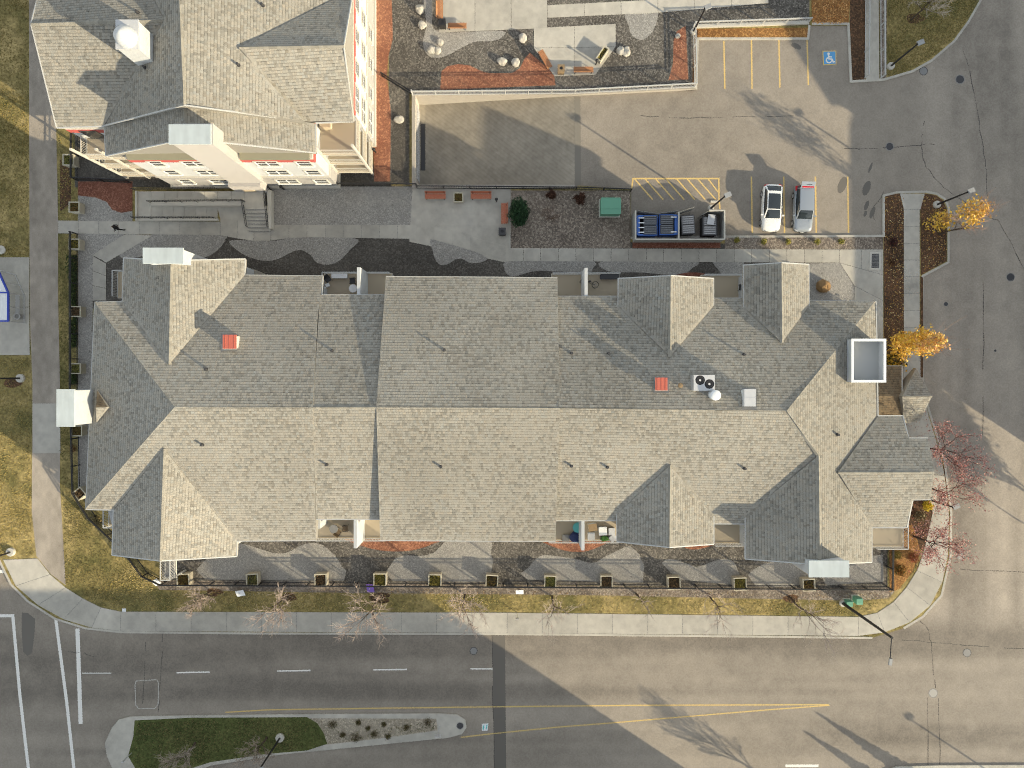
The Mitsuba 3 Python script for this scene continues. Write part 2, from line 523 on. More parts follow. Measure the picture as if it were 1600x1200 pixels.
for c, rx, ry in [((1316, 289), .4, .85), ((1354, 294), .35, .75), ((1354, 321), .2, .5), ((1363, 332), .22, .6), ((1352, 334), .15, .3), ((1360, 262), .12, .55), ((1244, 72), .5, .25), ((1247, 74), .3, .2)]:
    e = shapely.affinity.rotate(shapely.affinity.scale(Point(*W(*c)[:2]).buffer(1, 6), rx, ry), -20)
    part(pl, 'oil_stain', MB().prism(e, None, .0065), 'patch')

rd = 'road'
yl = lambda pts, w=.115, m='line_yellow': line(rd, 'yellow_line', pts, w, m, .004)
yl([(352, 1113), (420, 1109), (600, 1106.5), (800, 1104), (1000, 1102), (1295, 1101)])
yl([(720, 1152), (772, 1146), (872, 1136), (962, 1129), (1080, 1119), (1200, 1109), (1296, 1102)], .105)
for a, b in [((128, 1052), (174, 1052)), ((276, 1051), (328, 1050)), ((433, 1048.5), (485, 1047.5)), ((583, 1046.5), (636, 1046)), ((735, 1045), (770, 1045))]:
    line(rd, 'lane_dash', [a, b], .13, 'line_white' if a[0] > 200 else 'line_dull', .004)
line(rd, 'stop_line', [(121, 982), (126, 1131)], .40, 'line_white', .004)
line(rd, 'crosswalk_line', [(87, 966), (104, 1095), (117, 1215)], .30, 'line_white', .004)
line(rd, 'crosswalk_line', [(-60, 962), (20, 962), (31, 1085), (46, 1215)], .30, 'line_white', .004)
line(rd, 'crosswalk_line', [(-60, 893), (9, 893)], .30, 'line_white', .004)
line(rd, 'lane_dash', [(1227, 1196.5), (1279, 1196.5)], .25, 'line_white', .004)
part(rd, 'asphalt_patch', sheet([(769, 992), (789, 992), (791, 1210), (772, 1210)], .004), 'patch')
part(rd, 'asphalt_patch', sheet([(34, 957), (44, 958), (55, 967), (54, 990), (50, 1020), (43, 1025), (36, 1018), (34, 985)], .003), 'patch')
part(rd, 'asphalt_patch', sheet([(898, 151), (907, 151), (908, 290), (898, 290)], .006), 'patch_light')
cr = [[(228, 990), (226, 1045), (223, 1100)], [(255, 990), (252, 1045), (247, 1113)], [(98, 1017), (125, 1020), (148, 1026)], [(769, 985), (771, 1100), (773, 1210)],
      [(1438, 970), (1450, 985), (1456, 1010), (1459, 1050), (1462, 1075)], [(1449, 1090), (1450, 1200)], [(1467, 1090), (1468, 1200)], [(1410, 1000), (1450, 1003), (1500, 1008), (1545, 1011), (1640, 1015)],
      [(1000, 182), (1060, 184), (1130, 183), (1180, 182), (1240, 181)], [(1320, 231), (1350, 232), (1390, 231), (1430, 227), (1460, 226)],
      [(1444, 190), (1440, 215), (1441, 240), (1448, 262), (1462, 280), (1480, 298), (1500, 310), (1530, 332), (1560, 345), (1580, 380), (1610, 440)],
      [(1505, 80), (1515, 110), (1528, 180), (1536, 230), (1541, 270), (1543, 320)], [(1536, 440), (1537, 520), (1536, 600), (1535, 680)], [(1500, 890), (1530, 892), (1610, 894)], [(1380, 300), (1362, 330), (1370, 350)]]
for c in cr:
    pts = []
    for a, b in zip(c[:-1], c[1:]):
        for t in np.linspace(0, 1, 5)[:-1]:
            pts.append((a[0] + (b[0] - a[0]) * t + rng.normal(0, .7), a[1] + (b[1] - a[1]) * t + rng.normal(0, .7)))
    pts.append(c[-1])
    for a, b in zip(pts[:-1], pts[1:]):
        if rng.random() < .86:
            line(rd, 'crack', [a, b], rng.uniform(.03, .085), 'crack', .0055)
line(rd, 'detector_loop', [(213, 1064), (245, 1062), (248, 1068), (247, 1100), (242, 1107), (216, 1107), (212, 1101), (211, 1070), (213, 1064)], .06, 'line_dull', .0055)
for c, r, mt, lab in [((1579, 433), .42, 'dark_grey', 'dark iron manhole cover in the shaded roadway of the side street'), ((1478, 475), .22, 'dark_grey', 'small dark valve cover near the kerb of the side street'),
                      ((1390, 229), .40, 'dark_grey', 'dark stained manhole cover at the parking lot entrance'), ((1500, 124), .45, 'dark_grey', 'round manhole cover off the curved kerb'),
                      ((1443, 111), .42, 'mid_grey', 'brownish manhole cover touching the curved kerb'), ((1458, 1083), .45, 'iron_pale', 'pale manhole cover beside the long road crack'),
                      ((1511, 1020), .42, 'mid_grey', 'greyish manhole cover in the wide junction'), ((740, 1017), .38, 'mid_grey', 'faint round manhole cover left of the dark asphalt patch'),
                      ((1501, 869), .35, 'iron_pale', 'pale round cover under the red leaved tree'), ((719, 1133), .35, 'dark_grey', 'round drain grate in the nose of the traffic island'), ((1555, 548), .12, 'dark_grey', 'tiny valve cap in the side street')]:
    k = thing('manhole_cover', lab, 'manhole cover')
    zz = .148 if c == (719, 1133) else (.004)
    p = W(*c)
    part(k, 'rim', MB().prism(Point(*p[:2]).buffer(r).difference(Point(*p[:2]).buffer(r * .86)), None, zz + .006), 'mid_grey' if mt != 'mid_grey' else 'dark_grey')
    part(k, 'lid', MB().disc(p, r * .86, None, zz + .004), mt)

# planting beds (surface of stone chips or bark)
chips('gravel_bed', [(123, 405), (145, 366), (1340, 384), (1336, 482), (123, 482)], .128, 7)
chips('gravel_bed', [(240, 367), (345, 368), (352, 376), (340, 392), (322, 402), (300, 400), (240, 398), (200, 405), (190, 395)], .134, 1, sm=True)
chips('gravel_bed', [(362, 376), (425, 377), (467, 371), (556, 373), (548, 390), (530, 408), (512, 414), (495, 410), (485, 398), (470, 391), (455, 395), (435, 405), (415, 408), (390, 402), (370, 390)], .134, 1, sm=True)
chips('gravel_bed', [(675, 374), (720, 385), (760, 402), (752, 410), (735, 411), (722, 405), (712, 406), (700, 413), (688, 414), (680, 405), (676, 390)], .134, 1, sm=True)
chips('gravel_bed', [(800, 408), (920, 408), (926, 420), (918, 428), (890, 426), (860, 424), (835, 424), (800, 432), (788, 420)], .134, 1, sm=True)
chips('gravel_bed', [(945, 408), (1082, 408), (1080, 420), (1060, 430), (1000, 426), (950, 424)], .134, 1, sm=True)
chips('gravel_bed', [(1112, 410), (1162, 410), (1162, 440), (1130, 432)], .134, 1)
chips('bark_bed', [(1040, 436), (1075, 426), (1110, 430), (1120, 440), (1100, 448), (1050, 446)], .138, 5, sm=True)
chips('gravel_bed', [(1264, 412), (1311, 411), (1334, 448), (1334, 472), (1264, 472)], .131, 1)
chips('bark_bed', [(123, 284), (208, 284), (208, 330), (190, 333), (176, 328), (168, 316), (150, 309), (123, 306)], .132, 5)
chips('gravel_bed', [(123, 306), (150, 309), (168, 316), (176, 328), (190, 333), (208, 330), (208, 346), (123, 346)], .13, 1)
chips('gravel_bed', [(123, 365), (196, 366), (146, 400), (146, 790), (123, 770)], .131, 1)
chips('gravel_bed', [(250, 835), (1385, 835), (1386, 919), (255, 908)], .126, 0)
for pts in ([(322, 905), (322, 874), (345, 858), (370, 848), (400, 855), (430, 864), (451, 862), (475, 850), (499, 849), (520, 864), (535, 885), (538, 907)],
            [(613, 907), (613, 879), (628, 868), (655, 868), (676, 864), (690, 852), (703, 845), (764, 845), (767, 864), (766, 909)],
            [(824, 905), (827, 885), (845, 868), (866, 868), (899, 873), (926, 879), (944, 870), (968, 858), (983, 853), (995, 862), (1001, 873), (1004, 910)],
            [(1034, 879), (1049, 873), (1070, 879), (1088, 885), (1115, 876), (1130, 873), (1145, 877), (1152, 891), (1152, 912), (1056, 904)],
            [(1168, 898), (1190, 882), (1215, 876), (1240, 874), (1262, 885), (1265, 905), (1240, 916), (1180, 915)],
            [(1272, 880), (1378, 866), (1380, 908), (1290, 914)]):
    chips('gravel_bed', pts[:1] + spline(pts, 4)[2:-6] + pts[-1:] if len(pts) > 4 else pts, .132, 1)
for pts in ([(545, 838), (690, 838), (675, 850), (640, 860), (600, 860), (565, 852)], [(845, 838), (955, 838), (935, 854), (905, 862), (870, 856)], [(1062, 842), (1130, 842), (1112, 852), (1085, 858), (1068, 854)]):
    chips('bark_bed', pts, .138, 2, sm=True)
chips('pebble_bed', [(240, 906), (560, 911), (900, 915), (1386, 919), (1400, 905), (1404, 915), (1388, 934), (1340, 938), (900, 929), (560, 926), (250, 921)], .129, 4)
chips('bark_bed', [(1388, 820), (1425, 820), (1437, 860), (1425, 893), (1404, 920), (1389, 925)], .13, 6)
chips('bark_bed', [(1380, 306), (1405, 303), (1411, 326), (1411, 545), (1408, 590), (1380, 590)], .13, 3)
chips('bark_bed', [(1444, 303), (1462, 306), (1472, 314), (1478, 327), (1478, 408), (1438, 430), (1437, 326)], .13, 3)
chips('bark_bed', [(1437, 432), (1441, 434), (1441, 590), (1437, 590)], .137, 3)
chips('bark_bed', [(1376, 690), (1456, 690), (1478, 740), (1478, 800), (1440, 860), (1420, 840), (1376, 840)], .129, 3)
chips('pebble_bed', [(1132, 371), (1379, 371), (1379, 390), (1132, 390)], .13, 4)
chips('bark_bed', [(988, 373), (1125, 373), (1125, 388), (988, 388)], .135, 5)
chips('pebble_bed', [(796, 298), (984, 298), (985, 388), (796, 388)], .129, 4)
chips('gravel_bed', [(425, 292), (650, 292), (650, 353), (425, 353)], .131, 1)
chips('gravel_bed', [(607, -30), (1086, -30), (1086, 142), (640, 146), (640, 290), (607, 285), (608, 120)], .127, 0)
chips('soil_bed', [(613, 172), (639, 148), (639, 288), (612, 284)], .133, 7)
chips('gravel_bed', [(1080, -30), (1264, -30), (1264, 40), (1083, 44)], .126, 0)
chips('gravel_bed', [(661, 66), (666, 40), (662, 0), (662, -30), (676, -30), (676, 20), (686, 50), (782, 49), (783, 60), (768, 65), (744, 66), (726, 73), (706, 84), (692, 90), (676, 91), (666, 84)], .132, 1, sm=True)
chips('gravel_bed', [(978, 18), (1025, 16), (1022, 45), (1010, 60), (1000, 63), (988, 57), (982, 42)], .132, 1, sm=True)
chips('bark_bed', [(556, -30), (612, -30), (614, 62), (607, 90), (605, 120), (611, 175), (610, 284), (585, 284), (580, 125), (577, 100)], .132, 2)
chips('bark_bed', [(688, 141), (690, 112), (700, 104), (716, 101), (734, 103), (752, 112), (764, 115), (800, 115), (812, 108), (820, 92), (828, 83), (857, 108), (866, 120), (868, 134)], .132, 2)
chips('bark_bed', [(1057, 50), (1071, 41), (1075, 125), (1044, 126), (1051, 100), (1052, 65)], .132, 2)
chips('bark_bed', [(1087, 46), (1262, 44), (1262, 60), (1090, 60)], .13, 6)
chips('bark_bed', [(1083, 48), (1090, 48), (1088, 138), (1081, 138)], .134, 3)
chips('bark_bed', [(1266, -30), (1330, -30), (1325, 38), (1268, 37)], .13, 6)
chips('bark_bed', [(1328, -30), (1352, -30), (1350, 125), (1331, 126), (1327, 40)], .132, 3)
chips('gravel_bed', [(1373, -30), (1385, -30), (1384, 123), (1374, 124)], .13, 4)
chips('bark_bed', [(95, 250), (112, 250), (112, 320), (95, 330)], .129, 3)
# round wells of soil under the street trees
for c, r in [((335, 925), 12), ((452, 932), 12), ((595, 934), 16), ((1236, 935), 12), ((1428, 30), 14), ((20, 598), 14)]:
    chips('soil_patch', [(c[0] + r * math.cos(t) * (1 + .25 * math.sin(3 * t + c[0])), c[1] + r * .55 * math.sin(t)) for t in np.arange(9) * 2 * math.pi / 9], .131, 3, sm=True)

# asphalt footpath with one concrete panel, bus pad
ground('path', sheet([(46, -400), (88, -200), (88, 150), (92, 345), (92, 470), (95, 600), (95, 760), (104, 914), (80, 896), (58, 868), (51, 800), (52, 600), (48, 500), (47, 300)], .13), 'm_path')


def slabs(name, quads, z=.15, seed=0, th=.12, parent=None, gap=.035):
    """paving: one top-level run, one entry per slab, each with its own tone"""
    for q in quads:
        p = Polygon(G(q)).buffer(-gap / 2, join_style=2)
        m, uv = uvc(MB().prism(p, z - th, z + rng.uniform(-.003, .003)), rng.uniform(0, 1))
        part(parent, 'slab', m, 'm_concrete', uv=uv)


def run(top, bot, n):
    """n quads between two polylines with the same number of points"""
    def at(pl, t):
        p = np.array(pl, float)
        d = np.r_[0, np.cumsum(np.linalg.norm(np.diff(p, axis=0), axis=1))]
        return np.array([np.interp(t * d[-1], d, p[:, i]) for i in (0, 1)])
    out = []
    for i in range(n):
        a, b = i / n, (i + 1) / n
        out.append([tuple(at(top, a)), tuple(at(top, b)), tuple(at(bot, b)), tuple(at(bot, a))])
    return out


def pavement(name, base, runs, z=.15, seed=0):
    """base polygon in dark joint colour, then the slabs as its children"""
    k = ground(name, MB().prism(unary_union([Polygon(G(q)).buffer(0) for r in runs for q in r]), .02, z - .03), 'mid_grey')
    for r in runs:
        slabs(name, r, z, parent=k)
    return k


pavement('pavement', None, [
    run([(190, 955), (800, 956.5), (1340, 963)], [(190, 985.5), (800, 988.5), (1340, 993)], 21),
    run([(190, 955), (160, 949), (128, 933), (100, 915), (75, 893), (60, 872)], [(190, 985.5), (135, 979), (89, 963), (47, 936), (20, 909), (6, 874)], 5),
    run([(1340, 963), (1366, 959), (1392, 943), (1414, 919), (1432, 890), (1442, 862)], [(1340, 993), (1362, 993.5), (1408, 979), (1439, 961), (1467, 929), (1480, 868)], 5),
    run([(1442, 862), (1456, 800), (1448, 730), (1425, 655), (1411, 590)], [(1480, 868), (1482, 800), (1472, 722), (1447, 640), (1436, 591)], 9),
    run([(1411, 590), (1411, 432), (1411, 328)], [(1436, 590), (1436, 432), (1436, 328)], 10),
    run([(1411, 328), (1405, 303)], [(1437, 328), (1444, 303)], 1)])
pavement('garden_path', None, [
    run([(92, 345), (208, 346), (345, 347)], [(92, 365), (196, 366.5), (345, 368)], 8),
    run([(167, 412), (167, 470)], [(146, 400), (146, 470)], 3),
    run([(206, 366), (167, 410)], [(195, 367), (145, 399)], 1), run([(240, 368), (167, 411)], [(206, 366.5), (150, 400)], 1),
    run([(345, 340), (386, 344), (424, 356)], [(345, 368), (390, 377), (424, 377)], 3),
    run([(424, 351.5), (650, 352)], [(424, 376.5), (467, 371), (650, 374)], 8),
    run([(650, 352.5), (679, 355), (790, 386)], [(650, 374), (677, 374.5), (790, 408)], 5),
    run([(790, 387.5), (1311, 390)], [(790, 408.5), (1311, 411)], 19),
    run([(1311, 390), (1379, 390)], [(1311, 411), (1379, 430)], 2), run([(1311, 411), (1379, 430)], [(1334, 447), (1379, 470)], 1),
    run([(1334, 447), (1379, 470)], [(1334, 535), (1379, 535)], 1)])
pavement('patio', None, [run([(650, 295), (795, 296)], [(650, 352), (795, 352)], 3), run([(679, 352.5), (795, 352.5)], [(680, 354), (795, 386)], 2)])
for pts in ([(645, 292), (798, 293), (798, 412), (640, 378)], [(1404, 560), (1440, 560), (1452, 700), (1404, 700)]):
    m, uv = uvc(sheet(pts, .1325), .4)
    ground('paving_base', m, 'm_concrete', uv=uv)
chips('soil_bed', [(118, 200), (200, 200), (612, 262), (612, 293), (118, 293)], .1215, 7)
pavement('bus_pad', None, [run([(-60, 402), (47, 402)], [(-60, 480), (47, 480)], 2), run([(-60, 480), (47, 480)], [(-60, 555), (48, 555)], 2)], z=.145)
pavement('path_panel', None, [run([(52, 630), (95, 630)], [(53, 708), (96, 708)], 1)], z=.15)
pavement('plaza', None, [run([(686, -40), (855, -40)], [(686, 52), (855, 45)], 3), run([(834, 45), (962, 38)], [(834, 76), (962, 74)], 2),
                         run([(834, 76), (962, 74)], [(866, 120), (930, 118)], 2), run([(855, 9), (1030, 0), (1200, -8)], [(855, 29), (1030, 21), (1200, 6)], 6)])
pavement('entry_path', None, [run([(1351, -60), (1372, -60)], [(1352, 125), (1373, 124.5)], 1)], z=.14)

# ------------------------------------------------------------------ roofs: planes through photograph points, each shingle a wedge of its own
ROOFS = []


def shingle_colors(r, base):
    base = np.asarray(base)
    return base


def roof_face(b, name, pts, tone=(.335, .318, .280), zb=None, course=.245, width=.22, thick=.013, eave=None, seed=0, solid=None):
    P = np.array([W(*p) for p in pts])
    A = np.c_[P[:, 0], P[:, 1], np.ones(len(P))]
    w = np.ones(len(P))
    co = np.linalg.lstsq(A * w[:, None], P[:, 2], rcond=None)[0]
    # the corners stay on their sight lines: slide each onto the fitted plane
    Q = []
    for (px, py, h) in pts:
        d = np.array([(px - NX) / F, -(py - NY) / F])
        z = (co[0] * d[0] * H + co[1] * d[1] * H + co[2]) / (1 + co[0] * d[0] + co[1] * d[1])
        Q.append(W(px, py, z))
    Q = np.array(Q)
    poly = Polygon(Q[:, :2]).buffer(0)
    ROOFS.append((poly, co))
    zt = lambda x, y: co[0] * x + co[1] * y + co[2]
    if zb is None:
        zb = min(Q[:, 2]) - .45
    mb = MB()
    v, f = trimesh.creation.triangulate_polygon(poly)
    if turn(v[f[0, 0]], v[f[0, 1]], v[f[0, 2]]) < 0:
        f = f[:, ::-1]
    mb.raw(np.c_[v, zt(v[:, 0], v[:, 1])], f)
    mb.raw(np.c_[v, np.full(len(v), zb)], f[:, ::-1])
    c = np.array(poly.exterior.coords)[:-1]
    if not poly.exterior.is_ccw:
        c = c[::-1]
    n = len(c)
    i = np.arange(n)
    j = (i + 1) % n
    mb.raw(np.vstack([np.c_[c, np.full(n, zb)], np.c_[c, zt(c[:, 0], c[:, 1]) - .001]]), np.vstack([np.c_[i, j, j + n], np.c_[i, j + n, i + n]]))
    key = part(b, name, mb, 'roof_edge')
    # shingles
    g = np.array([co[0], co[1]])
    gl = np.linalg.norm(g)
    up = g / gl
    ex = np.array([up[1], -up[0]])
    cs = 1 / math.sqrt(1 + gl * gl)
    U, V = Q[:, :2] @ ex, Q[:, :2] @ up
    cw = course * cs                                     # plan depth of a course
    rr = np.random.default_rng(seed + 11)
    cells, tone_r = [], []
    v0 = V.min() - cw * .3
    rows = int((V.max() - v0) / cw) + 2
    for k in range(rows):
        a = v0 + k * cw
        u = U.min() - rr.uniform(0, width)
        wid = rr.uniform(.7, 1.35, int((U.max() - u) / (width * .7)) + 3) * width
        e = u + np.r_[0, np.cumsum(wid)]
        e = e[:np.searchsorted(e, U.max()) + 1]
        if len(e) < 2:
            continue
        cells.append(np.c_[e[:-1], e[1:] - .012, np.full(len(e) - 1, a), np.full(len(e) - 1, a + cw)])
    cells = np.vstack(cells)
    def xy(u, vv):
        return u[..., None] * ex + vv[..., None] * up
    corners = np.stack([xy(cells[:, 0], cells[:, 2]), xy(cells[:, 1], cells[:, 2]), xy(cells[:, 1], cells[:, 3]), xy(cells[:, 0], cells[:, 3])], 1)
    polys = shapely.polygons(corners)
    shapely.prepare(poly)
    inside = shapely.contains(poly, polys)
    cross = shapely.intersects(poly, polys) & ~inside
    mid = corners.mean(1)
    dens = meshkit.fbm(np.c_[mid * .30, np.full(len(mid), seed * 3.1)], 3, 3)
    r1, r2 = rr.random(len(mid)), rr.random(len(mid))
    dark = r1 < np.clip(.22 + .9 * (dens - .45), .08, .45)
    br = np.where(dark, .70 + .18 * r2, .94 + .14 * r2)
    wave = meshkit.fbm(np.c_[mid * .12, np.full(len(mid), 5.0)], 3, 9)
    col = np.asarray(tone) * (br * (1 + .45 * (wave - .5)))[:, None]
    col = col * (1 + np.outer(rr.normal(0, .018, len(mid)), [1, 0, -1]))
    off = 0.004
    V4 = np.zeros((0, 3)); F4 = np.zeros((0, 3), int); C4 = np.zeros((0, 3))
    ii = np.where(inside)[0]
    q = corners[ii]
    z = zt(q[..., 0], q[..., 1])
    lift = (thick + rr.uniform(-.002, .003, len(ii)))[:, None] * np.array([1, 1, 0, 0]) + off
    top = np.dstack([q, z + lift])
    low = np.dstack([q[:, :2], z[:, :2] + .001])
    vv = np.concatenate([top, low], 1)                     # 0..3 top, 4,5 under the butt edge
    base = np.arange(len(ii))[:, None, None] * 6
    order = [[0, 1, 2], [0, 2, 3], [4, 5, 1], [4, 1, 0], [5, 2, 1], [4, 0, 3]]
    e1 = q[:, 1] - q[:, 0]
    e2 = q[:, 3] - q[:, 0]
    o = np.array(order)
    if len(ii) and (e1[0, 0] * e2[0, 1] - e1[0, 1] * e2[0, 0]) < 0:
        o = o[:, ::-1]
    Vs, Fs, Cs, nv = [vv.reshape(-1, 3)], [(base + o).reshape(-1, 3)], [np.repeat(col[ii], 6, 0)], len(ii) * 6
    # darker band along each shingle head, the course shadow line put into colour
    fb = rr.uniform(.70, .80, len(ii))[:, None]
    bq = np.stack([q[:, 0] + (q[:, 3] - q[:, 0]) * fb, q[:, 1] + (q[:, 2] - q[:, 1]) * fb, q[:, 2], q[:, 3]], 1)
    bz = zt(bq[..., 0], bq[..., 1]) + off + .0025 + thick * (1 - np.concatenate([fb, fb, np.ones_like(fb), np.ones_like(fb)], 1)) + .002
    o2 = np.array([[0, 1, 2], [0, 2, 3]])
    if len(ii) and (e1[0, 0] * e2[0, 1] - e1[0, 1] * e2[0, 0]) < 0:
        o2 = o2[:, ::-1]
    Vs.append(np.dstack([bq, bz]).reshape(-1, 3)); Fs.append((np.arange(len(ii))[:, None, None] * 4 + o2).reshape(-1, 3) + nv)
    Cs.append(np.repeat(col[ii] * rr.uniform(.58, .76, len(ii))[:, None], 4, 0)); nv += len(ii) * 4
    for k in np.where(cross)[0]:
        s = shapely.intersection(poly, polys[k])
        for gq in getattr(s, 'geoms', [s]):
            if gq.geom_type != 'Polygon' or gq.area < .002:
                continue
            c = np.array(gq.exterior.coords)[:-1]
            if not gq.exterior.is_ccw:
                c = c[::-1]
            t = np.clip(((c @ up) - cells[k, 2]) / cw, 0, 1)
            n = len(c)
            zz = zt(c[:, 0], c[:, 1])
            vt = np.c_[c, zz + off + thick * (1 - t)]
            vl = np.c_[c, zz]
            f = [[0, a, a + 1] for a in range(1, n - 1)]
            f += [x for a in range(n) for x in ([n + a, n + (a + 1) % n, (a + 1) % n], [n + a, (a + 1) % n, a])]
            Vs.append(np.vstack([vt, vl])); Fs.append(np.array(f) + nv); Cs.append(np.tile(col[k], (2 * n, 1)))
            nv += 2 * n
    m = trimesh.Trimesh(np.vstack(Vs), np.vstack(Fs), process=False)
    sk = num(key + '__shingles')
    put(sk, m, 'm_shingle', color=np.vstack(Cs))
    labels[sk] = {'kind': 'stuff'}
    return key


def on_roof(px, py):
    """point where a pixel's sight line meets the highest roof"""
    best = None
    d = np.array([(px - NX) / F, -(py - NY) / F])
    for poly, co in ROOFS:
        z = (co[0] * d[0] * H + co[1] * d[1] * H + co[2]) / (1 + co[0] * d[0] + co[1] * d[1])
        p = W(px, py, z)
        if poly.buffer(.15).contains(Point(p[0], p[1])) and (best is None or z > best[2]):
            best = p
    return best if best is not None else W(px, py, 7.2)


def ridge(b, a, c, w=.30, tone=(.30, .286, .252), name='ridge_cap', drop=.05):
    """a line of overlapping cap shingles from a to c (photograph points with height)"""
    p, q = W(*a), W(*c)
    L = np.linalg.norm(q - p)
    n = max(2, int(L / .33))
    d = (q - p) / L
    s = np.cross(d, (0, 0, 1)); s /= np.linalg.norm(s)
    mb, cols = MB(), []
    for i in range(n):
        A, B = p + d * (L * i / n), p + d * (L * (i + 1.08) / n)
        A, B = A + [0, 0, .035], B + [0, 0, .055]
        dz = np.array([0, 0, w * .38])
        v = [A - s * w / 2 - dz, A, A + s * w / 2 - dz, B - s * w / 2 - dz, B, B + s * w / 2 - dz]
        v += [x - [0, 0, .06] for x in v]
        mb.raw(v, [[0, 1, 4], [0, 4, 3], [1, 2, 5], [1, 5, 4], [3, 4, 10], [3, 10, 9], [4, 5, 11], [4, 11, 10], [0, 3, 9], [0, 9, 6], [2, 8, 11], [2, 11, 5], [0, 6, 7], [0, 7, 1], [1, 7, 8], [1, 8, 2]])
        cols.append(np.tile(np.array(tone) * rng.uniform(.82, 1.08), (12, 1)))
    k = num(b + '__' + name)
    put(k, mb, 'm_shingle', color=np.vstack(cols))


def gutter(b, a, c, w=.09, name='gutter', mat='gutter'):
    p, q = W(*a), W(*c)
    part(b, name, MB().bar(p + [0, 0, -.06], q + [0, 0, -.06], w, .14), mat)


C = thing('condo_building', 'long low residential building with grey shingle gables, white chimneys and corner balconies', 'building')
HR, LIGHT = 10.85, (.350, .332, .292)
roof = lambda nm, pts, s=0, **k: roof_face(C, nm, pts, seed=s, **k)
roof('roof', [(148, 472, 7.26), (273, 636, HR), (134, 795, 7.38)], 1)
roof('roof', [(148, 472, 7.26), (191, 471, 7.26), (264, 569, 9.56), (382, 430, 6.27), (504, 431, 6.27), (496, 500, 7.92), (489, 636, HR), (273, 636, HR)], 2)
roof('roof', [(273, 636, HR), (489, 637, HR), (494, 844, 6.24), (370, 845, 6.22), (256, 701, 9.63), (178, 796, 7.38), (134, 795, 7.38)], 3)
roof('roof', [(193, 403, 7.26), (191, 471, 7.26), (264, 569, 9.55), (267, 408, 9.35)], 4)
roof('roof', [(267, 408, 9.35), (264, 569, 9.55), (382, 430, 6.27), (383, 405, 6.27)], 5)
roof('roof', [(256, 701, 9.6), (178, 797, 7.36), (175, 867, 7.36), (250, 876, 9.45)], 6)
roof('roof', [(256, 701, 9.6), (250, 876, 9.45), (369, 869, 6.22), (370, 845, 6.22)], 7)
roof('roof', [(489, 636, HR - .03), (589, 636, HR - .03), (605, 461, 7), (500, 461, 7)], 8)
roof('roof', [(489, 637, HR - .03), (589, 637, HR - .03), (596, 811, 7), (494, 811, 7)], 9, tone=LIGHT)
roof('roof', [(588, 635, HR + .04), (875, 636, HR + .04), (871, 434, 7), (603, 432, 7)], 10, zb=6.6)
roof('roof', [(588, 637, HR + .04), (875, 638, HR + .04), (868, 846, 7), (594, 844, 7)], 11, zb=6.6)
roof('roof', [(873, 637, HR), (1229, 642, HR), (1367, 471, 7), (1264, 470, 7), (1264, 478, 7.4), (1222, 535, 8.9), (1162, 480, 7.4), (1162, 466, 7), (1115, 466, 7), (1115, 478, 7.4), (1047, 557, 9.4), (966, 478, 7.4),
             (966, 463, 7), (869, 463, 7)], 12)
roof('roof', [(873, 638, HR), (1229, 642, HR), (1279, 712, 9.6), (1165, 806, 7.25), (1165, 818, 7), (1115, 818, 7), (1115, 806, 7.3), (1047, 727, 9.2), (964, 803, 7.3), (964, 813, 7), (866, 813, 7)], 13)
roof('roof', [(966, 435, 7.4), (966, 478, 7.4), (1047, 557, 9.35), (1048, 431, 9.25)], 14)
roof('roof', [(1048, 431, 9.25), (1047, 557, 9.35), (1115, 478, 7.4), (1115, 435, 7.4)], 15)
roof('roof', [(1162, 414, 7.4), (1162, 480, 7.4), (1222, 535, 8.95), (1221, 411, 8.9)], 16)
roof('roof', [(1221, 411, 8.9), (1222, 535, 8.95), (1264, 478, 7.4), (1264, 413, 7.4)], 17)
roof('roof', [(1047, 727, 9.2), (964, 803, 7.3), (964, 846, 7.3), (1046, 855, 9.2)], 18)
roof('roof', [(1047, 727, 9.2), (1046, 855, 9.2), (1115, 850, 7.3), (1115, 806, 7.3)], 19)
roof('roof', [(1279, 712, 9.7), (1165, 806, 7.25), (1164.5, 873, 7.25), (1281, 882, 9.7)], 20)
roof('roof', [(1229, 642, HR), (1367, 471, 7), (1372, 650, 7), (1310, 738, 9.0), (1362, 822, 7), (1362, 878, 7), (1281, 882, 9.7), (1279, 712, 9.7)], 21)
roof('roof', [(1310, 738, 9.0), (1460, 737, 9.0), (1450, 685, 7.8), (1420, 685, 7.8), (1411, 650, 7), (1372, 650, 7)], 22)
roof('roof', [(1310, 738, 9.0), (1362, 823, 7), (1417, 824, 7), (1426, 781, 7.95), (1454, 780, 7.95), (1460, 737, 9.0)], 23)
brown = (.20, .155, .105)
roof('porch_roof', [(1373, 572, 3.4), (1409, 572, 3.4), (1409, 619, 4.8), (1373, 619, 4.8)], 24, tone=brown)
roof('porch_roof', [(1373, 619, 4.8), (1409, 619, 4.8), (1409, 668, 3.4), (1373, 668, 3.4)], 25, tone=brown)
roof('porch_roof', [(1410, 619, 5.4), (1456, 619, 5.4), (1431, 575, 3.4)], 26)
roof('porch_roof', [(1410, 619.5, 5.4), (1456, 619.5, 5.4), (1438, 657, 3.7), (1412, 662, 3.6)], 27)
